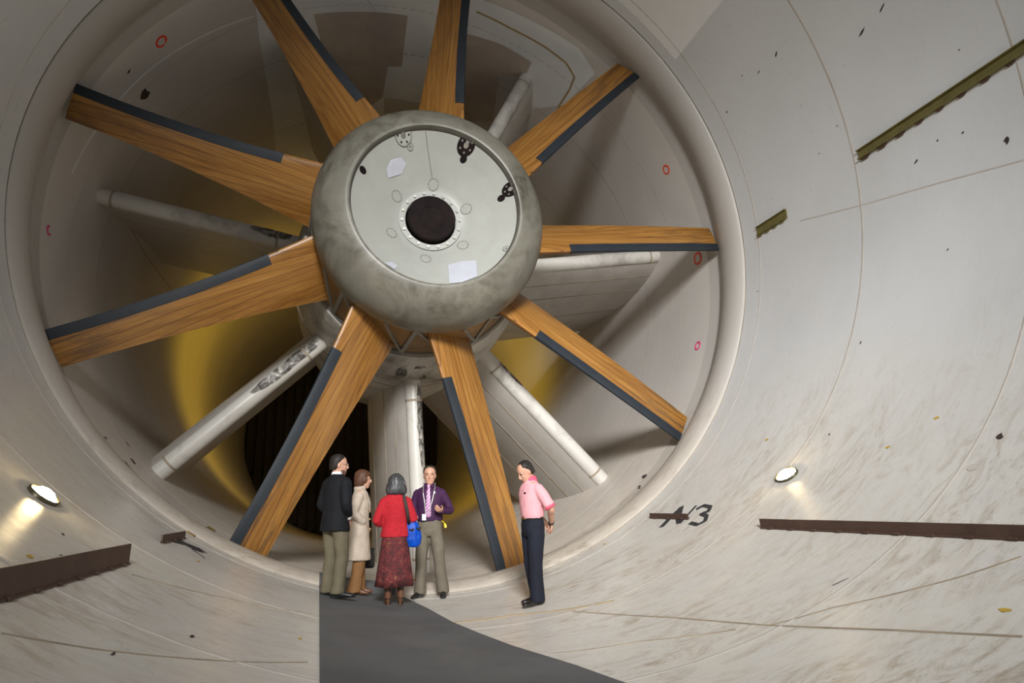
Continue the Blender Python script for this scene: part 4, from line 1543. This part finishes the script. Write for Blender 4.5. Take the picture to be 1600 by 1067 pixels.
# ---- woman in the beige trench coat, profile to the right
x, y = -1.10, -0.84
P = Person((x, y, floor_z(x) + 0.012), 352, 1.64, 'woman in long beige trench coat and brown trousers, in profile between two others')
P.torso(0.0, True)
P.head((0.0, 0.03, 1.62), 4, -2)
sR, eR, wR = (0.175, 0.0, 1.40), (0.215, -0.075, 1.14), (0.150, 0.075, 0.995)
sL, eL, wL = (-0.175, 0.0, 1.40), (-0.21, -0.04, 1.13), (-0.20, 0.08, 0.92)
P.arm(1, (sR, eR, wR), (0.045, 0.037, 0.025))
P.arm(-1, (sL, eL, wL), (0.045, 0.037, 0.025))
hand(P.body, wR, (-0.35, -0.1, -0.9), (-1, 0, 0), 1, 0.2, 0.85)
hand(P.body, wL, (0.0, 0.15, -0.9), (1, 0, 0), -1, 0.9, 0.9)
LR_, LL_ = ((0.085, 0, 0.88), (0.085, 0.02, 0.48), (0.085, -0.05, 0.075)), ((-0.085, 0, 0.88), (-0.085, 0.02, 0.48), (-0.085, 0.0, 0.075))
P.leg(LR_)
P.leg(LL_)
P.finish_body()
P.face_parts(M['hair_brown'])
P.hair([(-0.115, -0.045, 0.055, 0.045), (-0.09, -0.042, 0.082, 0.064), (-0.05, -0.036, 0.092, 0.078), (0.0, -0.030, 0.096, 0.088), (0.045, -0.016, 0.094, 0.101), (0.085, -0.010, 0.084, 0.100), (0.115, -0.012, 0.062, 0.072), (0.135, -0.014, 0.030, 0.036)], M['hair_brown'],
       [((0.072, 0.022, 0.0), 0.020, 0.045, 0.055), ((-0.072, 0.022, 0.0), 0.020, 0.045, 0.055), ((0.0, 0.070, 0.070), 0.060, 0.032, 0.030)])
trousers(P, 1.02, (0.165, 0.12), ((LR_[0], LR_[1], (0.085, -0.04, 0.035)), (LL_[0], LL_[1], (-0.085, 0.0, 0.035))), M['brown_trouser'], seed=4, hem=0.10)
for (ax, ay) in ((0.085, -0.02), (-0.085, 0.02)):
    bm = bmesh.new()
    shoe(bm, (ax, ay, 0), (0.05, 1), 0.25, 0.02, 0.040)
    fused('shoe', bm, M['shoe_brown'], P.root, 0.007, 1)
bm = bmesh.new()
loft(bm, [((0, -0.02, 0.47), 0.215, 0.195), ((0, -0.018, 0.60), 0.208, 0.182), ((0, -0.01, 0.80), 0.195, 0.163), ((0, 0, 0.95), 0.186, 0.150), ((0, 0, 1.10), 0.170, 0.138), ((0, 0.005, 1.28), 0.185, 0.142), ((0, 0, 1.38), 0.185, 0.122), ((0, -0.005, 1.435), 0.150, 0.100), ((0, -0.01, 1.48), 0.085, 0.082), ((0, -0.01, 1.50), 0.072, 0.070)], 24)
sleeve(bm, (sR, eR, Vector(eR).lerp(Vector(wR), 0.5), Vector(wR) + Vector((0, -0.02, 0.015))), (0.075, 0.066, 0.060, 0.056))
sleeve(bm, (sL, eL, Vector(eL).lerp(Vector(wL), 0.5), Vector(wL) + Vector((0, -0.02, 0.03))), (0.075, 0.066, 0.060, 0.056))
coat = fused('trench_coat', bm, M['trench'], P.root, 0.012, 2, 0.010, 7, 6)
for s in (1, -1):
    bm = bmesh.new()
    loft(bm, [((s * 0.066, 0.040, 1.50), 0.012, 0.030, Y3), ((s * 0.085, 0.105, 1.41), 0.012, 0.055, Y3), ((s * 0.060, 0.142, 1.27), 0.012, 0.045, Y3), ((s * 0.020, 0.148, 1.14), 0.010, 0.012, Y3)], 10)
    fused('lapel', bm, M['trench'], coat, 0.007, 1)
    for z in (1.18, 1.04, 0.90):
        bm = bmesh.new()
        ellipsoid(bm, (s * 0.07, 0.138 + (1.18 - z) * 0.05, z), 0.014, 0.010, 0.014)
        obj_bm('button', bm, M['trench_in'], coat, True)
bm = bmesh.new()
loft(bm, [((0, -0.008, 1.47), 0.098, 0.094), ((0, -0.012, 1.51), 0.092, 0.088), ((0, -0.014, 1.53), 0.078, 0.074)], 18)
fused('coat_collar', bm, M['trench'], coat, 0.008, 1)
bm = bmesh.new()
loft(bm, [((0.0, -0.20, 0.46), 0.10, 0.012), ((0.0, -0.188, 0.62), 0.08, 0.012), ((0, -0.168, 0.78), 0.03, 0.010)], 12)
fused('back_vent', bm, M['trench_in'], coat, 0.008, 1)
bm = bmesh.new()
loft(bm, [((0, 0.115, 1.27), 0.04, 0.02), ((0, 0.105, 1.40), 0.055, 0.02), ((0, 0.075, 1.47), 0.05, 0.015)], 12)
fused('dark_top', bm, M['navy_black'], P.root, 0.008, 1)
coat_root = P.root
# black tote hanging on her far side
bp = P.root.matrix_basis
base = Vector((x, y, floor_z(x) + 0.012))
bag = empty('tote_bag', (x + 0.10, y + 0.34, floor_z(x) + 0.31))
tag(bag, 'black tote bag hanging beside the woman in the trench coat', 'bag')
bm = bmesh.new()
loft(bm, [((0, 0, 0), 0.13, 0.05), ((0, 0, 0.03), 0.15, 0.062), ((0, 0, 0.16), 0.15, 0.058), ((0, 0, 0.27), 0.14, 0.035)], 20)
fused('bag_body', bm, M['shoe_black'], bag, 0.010, 1, 0.004, 9, 2)
for s in (-1, 1):
    bm = bmesh.new()
    tube(bm, [((-0.07, s * 0.03, 0.25), 0.009), ((-0.05, s * 0.015, 0.42), 0.009), ((0.0, 0, 0.50), 0.009), ((0.05, s * 0.015, 0.42), 0.009), ((0.07, s * 0.03, 0.25), 0.009)], 8, Y3)
    obj_bm('handle', bm, M['shoe_black'], bag, True)

# ---- woman in red, back to the camera
x, y = -0.70, -1.68
P = Person((x, y, floor_z(x) + 0.012), 87, 1.60, 'grey-haired woman in red jacket and long maroon skirt with her back to the camera')
P.torso(0.0, True)
P.head((0.0, 0.02, 1.62), 6, -2)
sR, eR, wR = (0.175, 0, 1.40), (0.245, -0.02, 1.13), (0.12, 0.17, 1.08)
sL, eL, wL = (-0.175, 0, 1.40), (-0.255, -0.02, 1.12), (-0.10, 0.18, 1.06)
P.arm(1, (sR, eR, wR), (0.046, 0.038, 0.026))
P.arm(-1, (sL, eL, wL), (0.046, 0.038, 0.026))
hand(P.body, wR, (-0.9, 0.3, 0), (0, -0.3, 1), 1, 0.5, 0.9)
hand(P.body, wL, (0.9, 0.3, 0), (0, -0.3, 1), -1, 0.5, 0.9)
LR_, LL_ = ((0.085, 0, 0.88), (0.085, 0.02, 0.50), (0.085, -0.02, 0.11)), ((-0.085, 0, 0.88), (-0.085, 0.02, 0.50), (-0.085, -0.02, 0.11))
P.leg(LR_)
P.leg(LL_)
P.finish_body()
P.face_parts(M['hair_grey'])
P.hair([(-0.135, -0.034, 0.105, 0.078), (-0.115, -0.034, 0.132, 0.096), (-0.07, -0.034, 0.136, 0.102), (-0.02, -0.030, 0.126, 0.102), (0.03, -0.022, 0.112, 0.104), (0.075, -0.014, 0.096, 0.100), (0.11, -0.012, 0.066, 0.074), (0.133, -0.014, 0.030, 0.034)], M['hair_grey'],
       [((0.0, 0.065, 0.075), 0.058, 0.034, 0.028)], 0.008, 0.004)
for s, L_ in ((1, LR_), (-1, LL_)):
    bm = bmesh.new()
    shoe(bm, (s * 0.085, 0.0, 0), (s * 0.12, 1), 0.24, 0.065, 0.038)
    loft(bm, [((s * 0.085, -0.035, 0.10), 0.044, 0.046), ((s * 0.085, -0.03, 0.18), 0.046, 0.050), ((s * 0.085, -0.01, 0.32), 0.056, 0.060), ((s * 0.085, 0.0, 0.40), 0.058, 0.062)], 16)
    fused('boot', bm, M['shoe_brown'], P.root, 0.007, 1, 0.003, 10, 7)
# long skirt with soft pleats, hollow at the hem
bm = bmesh.new()
L = []
for z, a, b_ in ((1.02, 0.145, 0.115), (0.96, 0.165, 0.135), (0.86, 0.185, 0.155), (0.70, 0.205, 0.170), (0.52, 0.228, 0.19), (0.36, 0.248, 0.21), (0.255, 0.262, 0.222), (0.258, 0.250, 0.212), (0.40, 0.232, 0.195), (0.60, 0.20, 0.165)):
    row = []
    for k in range(72):
        t = 2 * PI * k / 72
        pl = 1 + 0.035 * math.sin(11 * t + 0.6 * math.sin(3 * t)) * max(0, (0.95 - z)) / 0.7
        row.append(bm.verts.new((a * pl * math.cos(t), b_ * pl * math.sin(t), z + 0.006 * math.sin(4 * t) * (z < 0.5))))
    L.append(row)
for i in range(len(L) - 1):
    for k in range(72):
        bm.faces.new((L[i][k], L[i][(k + 1) % 72], L[i + 1][(k + 1) % 72], L[i + 1][k]))
bm.faces.new(L[0])
obj_bm('skirt', bm, M['paisley'], P.root, True)
bm = bmesh.new()
loft(bm, [((0, 0, 0.90), 0.205, 0.160), ((0, 0, 0.98), 0.190, 0.150), ((0, 0, 1.08), 0.165, 0.135), ((0, 0, 1.22), 0.178, 0.138), ((0, -0.005, 1.34), 0.190, 0.135), ((0, -0.005, 1.40), 0.185, 0.118), ((0, -0.01, 1.445), 0.150, 0.096), ((0, -0.01, 1.49), 0.090, 0.084), ((0, -0.01, 1.51), 0.078, 0.074)], 24)
sleeve(bm, (sR, eR, Vector(eR).lerp(Vector(wR), 0.6), wR), (0.074, 0.066, 0.058, 0.050))
sleeve(bm, (sL, eL, Vector(eL).lerp(Vector(wL), 0.6), wL), (0.074, 0.066, 0.058, 0.050))
fused('jacket', bm, M['red_tweed'], P.root, 0.012, 2, 0.010, 8, 9)
# blue shoulder bag on her right
kk = P.k
bag = empty('shoulder_bag', (x + 0.215, y - 0.03, floor_z(x) + 0.70))
tag(bag, 'bright blue shoulder bag with dark strap hanging from the woman in red', 'bag')
bm = bmesh.new()
loft(bm, [((0.03, 0, 0.0), 0.05, 0.04), ((0.03, 0, 0.02), 0.085, 0.058), ((0.015, 0, 0.10), 0.112, 0.070), ((0.0, 0, 0.20), 0.108, 0.062), ((-0.02, 0, 0.28), 0.085, 0.045), ((-0.05, 0, 0.35), 0.040, 0.022)], 20)
fused('bag_body', bm, M['blue_bag'], bag, 0.009, 1, 0.010, 14, 4)
bm = bmesh.new()
pts = [((-0.05, -0.05, 0.29), 0), ((-0.085, -0.135, 0.45), 0), ((-0.115, -0.125, 0.58), 0), ((-0.125, -0.05, 0.655), 0), ((-0.125, 0.04, 0.655), 0), ((-0.11, 0.13, 0.56), 0), ((-0.08, 0.12, 0.42), 0), ((-0.05, 0.04, 0.29), 0)]
loft(bm, [(Vector(p), 0.021, 0.005, X3) for p, _ in pts], 8)
obj_bm('strap', bm, M['dark_strap'], bag, True)
for dx, dz in ((-0.02, 0.22), (0.07, 0.235)):
    bm = bmesh.new()
    loft(bm, [((dx - 0.03, -0.060, dz), 0.012, 0.012), ((dx, -0.074, dz - 0.012), 0.018, 0.012), ((dx + 0.03, -0.060, dz + 0.005), 0.010, 0.010)], 8)
    obj_bm('buckle', bm, M['dark_strap'], bag, True)

# ---- man in the purple shirt, facing the camera
x, y = -0.11, -0.78
P = Person((x, y, floor_z(x) + 0.004), 253, 1.80, 'man in purple shirt and pink striped tie facing the camera with one hand raised')
P.torso(0.0)
P.head((0.0, 0.02, 1.625), 8, -2, 0)
sR, eR, wR = (0.195, 0, 1.41), (0.25, -0.03, 1.14), (0.20, 0.16, 1.02)
sL, eL, wL = (-0.195, 0, 1.41), (-0.295, -0.04, 1.14), (-0.19, 0.19, 1.13)
P.arm(1, (sR, eR, wR))
P.arm(-1, (sL, eL, wL))
hand(P.body, wR, (-0.3, 0.8, 0.1), (-0.2, 0, 1), 1, 0.5)
hand(P.body, wL, (0.35, 0.85, 0.2), (0.5, -0.2, 0.8), -1, 0.75)
LR_, LL_ = ((0.09, 0, 0.88), (0.11, 0.03, 0.48), (0.125, 0.02, 0.075)), ((-0.09, 0, 0.88), (-0.135, 0.02, 0.48), (-0.185, -0.03, 0.075))
P.leg(LR_)
P.leg(LL_)
P.finish_body()
P.face_parts(M['hair_dark'])
P.hair(SHORT[:-3] + [(0.078, -0.022, 0.080, 0.080), (0.108, -0.016, 0.064, 0.070), (0.126, -0.014, 0.036, 0.040)], M['hair_dark'])
trousers(P, 1.03, (0.172, 0.122), ((LR_[0], LR_[1], (0.125, 0.02, 0.05)), (LL_[0], LL_[1], (-0.185, -0.03, 0.05))), M['grey_khaki'], seed=11)
for (ax, ay), d in (((0.125, 0.02), (0.35, 1)), ((-0.185, -0.03), (-0.12, 1))):
    bm = bmesh.new()
    shoe(bm, (ax, ay, 0), d, 0.29)
    fused('shoe', bm, M['shoe_black'], P.root, 0.007, 1)
bm = bmesh.new()
loft(bm, [((0, 0, 1.0), 0.176, 0.125), ((0, 0, 1.05), 0.182, 0.132), ((0, 0, 1.18), 0.180, 0.135), ((0, 0, 1.31), 0.195, 0.135), ((0, 0, 1.40), 0.200, 0.115), ((0, -0.005, 1.45), 0.158, 0.092), ((0, -0.006, 1.485), 0.088, 0.076), ((0, -0.004, 1.515), 0.073, 0.070)], 24)
sleeve(bm, (sR, eR, Vector(eR).lerp(Vector(wR), 0.5), wR), (0.060, 0.057, 0.052, 0.042))
sleeve(bm, (sL, eL, Vector(eL).lerp(Vector(wL), 0.5), wL), (0.060, 0.057, 0.052, 0.042))
sh_ = fused('shirt', bm, M['purple'], P.root, 0.011, 2, 0.008, 8, 12)
for s in (-1, 1):
    bm = bmesh.new()
    vv = [bm.verts.new(v) for v in ((s * 0.004, 0.072, 1.505), (s * 0.055, 0.090, 1.450), (s * 0.072, 0.040, 1.520), (s * 0.004, 0.086, 1.495), (s * 0.060, 0.104, 1.446), (s * 0.082, 0.045, 1.520))]
    for f in ((0, 1, 2), (3, 5, 4), (0, 3, 4, 1), (1, 4, 5, 2), (2, 5, 3, 0)):
        bm.faces.new([vv[i] for i in f])
    obj_bm('collar_wing', bm, M['purple'], sh_)
bm = bmesh.new()
loft(bm, [((0, 0.142, 1.045), 0.004, 0.004), ((0, 0.149, 1.075), 0.042, 0.006), ((0, 0.150, 1.18), 0.038, 0.006), ((0, 0.150, 1.30), 0.031, 0.006), ((0, 0.135, 1.40), 0.024, 0.007), ((0, 0.108, 1.462), 0.017, 0.008), ((0, 0.098, 1.478), 0.024, 0.014), ((0, 0.086, 1.50), 0.019, 0.012)], 12)
obj_bm('tie', bm, M['tie'], P.root, True)
bm = bmesh.new()
for s in (-1, 1):
    pts = [(s * 0.075, -0.01, 1.525), (s * 0.082, 0.075, 1.465), (s * 0.075, 0.128, 1.38), (s * 0.05, 0.153, 1.25), (s * 0.02 + 0.015, 0.162, 1.10)]
    loft(bm, [(Vector(p), 0.006, 0.003, X3) for p in pts], 6)
lan = obj_bm('lanyard', bm, M['bolt'], P.root)
bm = bmesh.new()
box(bm, (0.055, 0.166, 1.055), (X3, Y3, Z3), (0.028, 0.003, 0.042))
obj_bm('badge', bm, M['badge'], lan)
bm = bmesh.new()
box(bm, (-0.082, 0.128, 1.385), (X3, Y3, Z3), (0.010, 0.006, 0.017))
obj_bm('clip', bm, M['badge'], lan)
bm = bmesh.new()
loft(bm, [((0, 0, 1.0), 0.172, 0.124), ((0, 0, 1.035), 0.172, 0.124)], 24)
obj_bm('belt', bm, M['shoe_black'], P.root, True)
bm = bmesh.new()
loft(bm, [((-0.175, 0.03, 1.00), 0.004, 0.004), ((-0.215, 0.05, 0.965), 0.006, 0.006), ((-0.222, 0.055, 0.945), 0.018, 0.010), ((-0.232, 0.06, 0.905), 0.016, 0.010)], 8)
obj_bm('yellow_key_tag', bm, M['yellow_tag'], P.root)

# ---- man in the pink shirt, profile to the left, head bowed, hands behind his back
x, y = 0.90, -2.46
P = Person((x, y, floor_z(x) - 0.004), 190, 1.72, 'man in pink polo shirt and navy trousers, head bowed, hands clasped behind his back')
P.torso(0.03)
P.head((0.0, 0.075, 1.595), 0, -33)
P.root.scale = (P.k,) * 3
sR, eR, wR = (0.185, 0.005, 1.40), (0.255, -0.13, 1.15), (0.06, -0.215, 0.965)
sL, eL, wL = (-0.185, 0.005, 1.40), (-0.265, -0.12, 1.14), (-0.085, -0.225, 0.945)
P.arm(1, (sR, eR, wR))
P.arm(-1, (sL, eL, wL), (0.052, 0.043, 0.030))
hand(P.body, wR, (-0.6, -0.1, -0.5), (0.1, 1, 0), 1, 0.5)
hand(P.body, wL, (0.45, -0.25, -0.75), (0.3, 1, 0.1), -1, 0.6)
LR_, LL_ = ((0.09, 0, 0.88), (0.09, 0.0, 0.48), (0.09, -0.08, 0.085)), ((-0.09, 0, 0.88), (-0.095, 0.03, 0.48), (-0.10, 0.02, 0.075))
P.leg(LR_)
P.leg(LL_)
P.finish_body()
P.face_parts(M['hair_black'])
P.hair([(-0.060, -0.054, 0.058, 0.046), (-0.03, -0.040, 0.076, 0.064), (0.01, -0.034, 0.082, 0.073), (0.045, -0.026, 0.084, 0.083), (0.075, -0.018, 0.079, 0.085), (0.103, -0.020, 0.060, 0.064), (0.124, -0.022, 0.030, 0.034)], M['hair_black'])
trousers(P, 1.04, (0.172, 0.130), ((LR_[0], LR_[1], (0.09, -0.085, 0.045)), (LL_[0], LL_[1], (-0.10, 0.02, 0.04))), M['navy_trouser'], seed=15)
for (ax, ay), d in (((0.09, -0.085), (0.1, 1)), ((-0.10, 0.02), (-0.12, 1))):
    bm = bmesh.new()
    shoe(bm, (ax, ay, 0), d, 0.29)
    fused('shoe', bm, M['shoe_black'], P.root, 0.007, 1)
bm = bmesh.new()
loft(bm, [((0, 0, 1.02), 0.178, 0.132), ((0, 0.004, 1.07), 0.186, 0.142), ((0, 0.008, 1.18), 0.186, 0.148), ((0, 0.010, 1.31), 0.198, 0.145), ((0, 0.013, 1.39), 0.198, 0.122), ((0, 0.012, 1.445), 0.155, 0.094), ((0, 0.014, 1.482), 0.090, 0.078), ((0, 0.016, 1.505), 0.076, 0.074)], 24)
for s_, e_ in ((sR, eR), (sL, eL)):
    s_, e_ = Vector(s_), Vector(e_)
    sleeve(bm, (s_, s_.lerp(e_, 0.45), s_.lerp(e_, 0.86)), (0.070, 0.074, 0.074))
ps = fused('polo_shirt', bm, M['pink_shirt'], P.root, 0.011, 2, 0.009, 8, 16)
for s_, e_ in ((sR, eR), (sL, eL)):
    s_, e_ = Vector(s_), Vector(e_)
    bm = bmesh.new()
    loft(bm, [(s_.lerp(e_, 0.90), 0.066, 0.066), (s_.lerp(e_, 0.94), 0.072, 0.072), (s_.lerp(e_, 1.0), 0.071, 0.071), (s_.lerp(e_, 1.01), 0.05, 0.05)], 18)
    obj_bm('sleeve_trim', bm, M['rose_trim'], ps, True)
bm = bmesh.new()
loft(bm, [((0, 0.010, 1.468), 0.096, 0.088), ((0, 0.014, 1.505), 0.086, 0.080), ((0, 0.020, 1.535), 0.074, 0.070)], 18)
fused('collar', bm, M['rose_trim'], ps, 0.007, 1)
bm = bmesh.new()
box(bm, (-0.09, 0.142, 1.33), (X3, Y3, Z3), (0.010, 0.012, 0.007))
obj_bm('chest_emblem', bm, M['navy_trouser'], ps)
bm = bmesh.new()
loft(bm, [((0, 0, 1.005), 0.176, 0.134), ((0, 0, 1.045), 0.176, 0.134)], 24)
bl_ = obj_bm('belt', bm, M['shoe_black'], P.root, True)
bm = bmesh.new()
box(bm, (-0.02, 0.134, 1.025), (X3, Y3, Z3), (0.024, 0.006, 0.018))
obj_bm('buckle', bm, M['brass'], bl_)
bm = bmesh.new()
d = (Vector(wL) - Vector(eL)).normalized()
loft(bm, [(Vector(wL) - d * 0.035, 0.037, 0.037), (Vector(wL) - d * 0.010, 0.036, 0.036)], 14)
obj_bm('wristwatch', bm, M['shoe_black'], P.root, True)
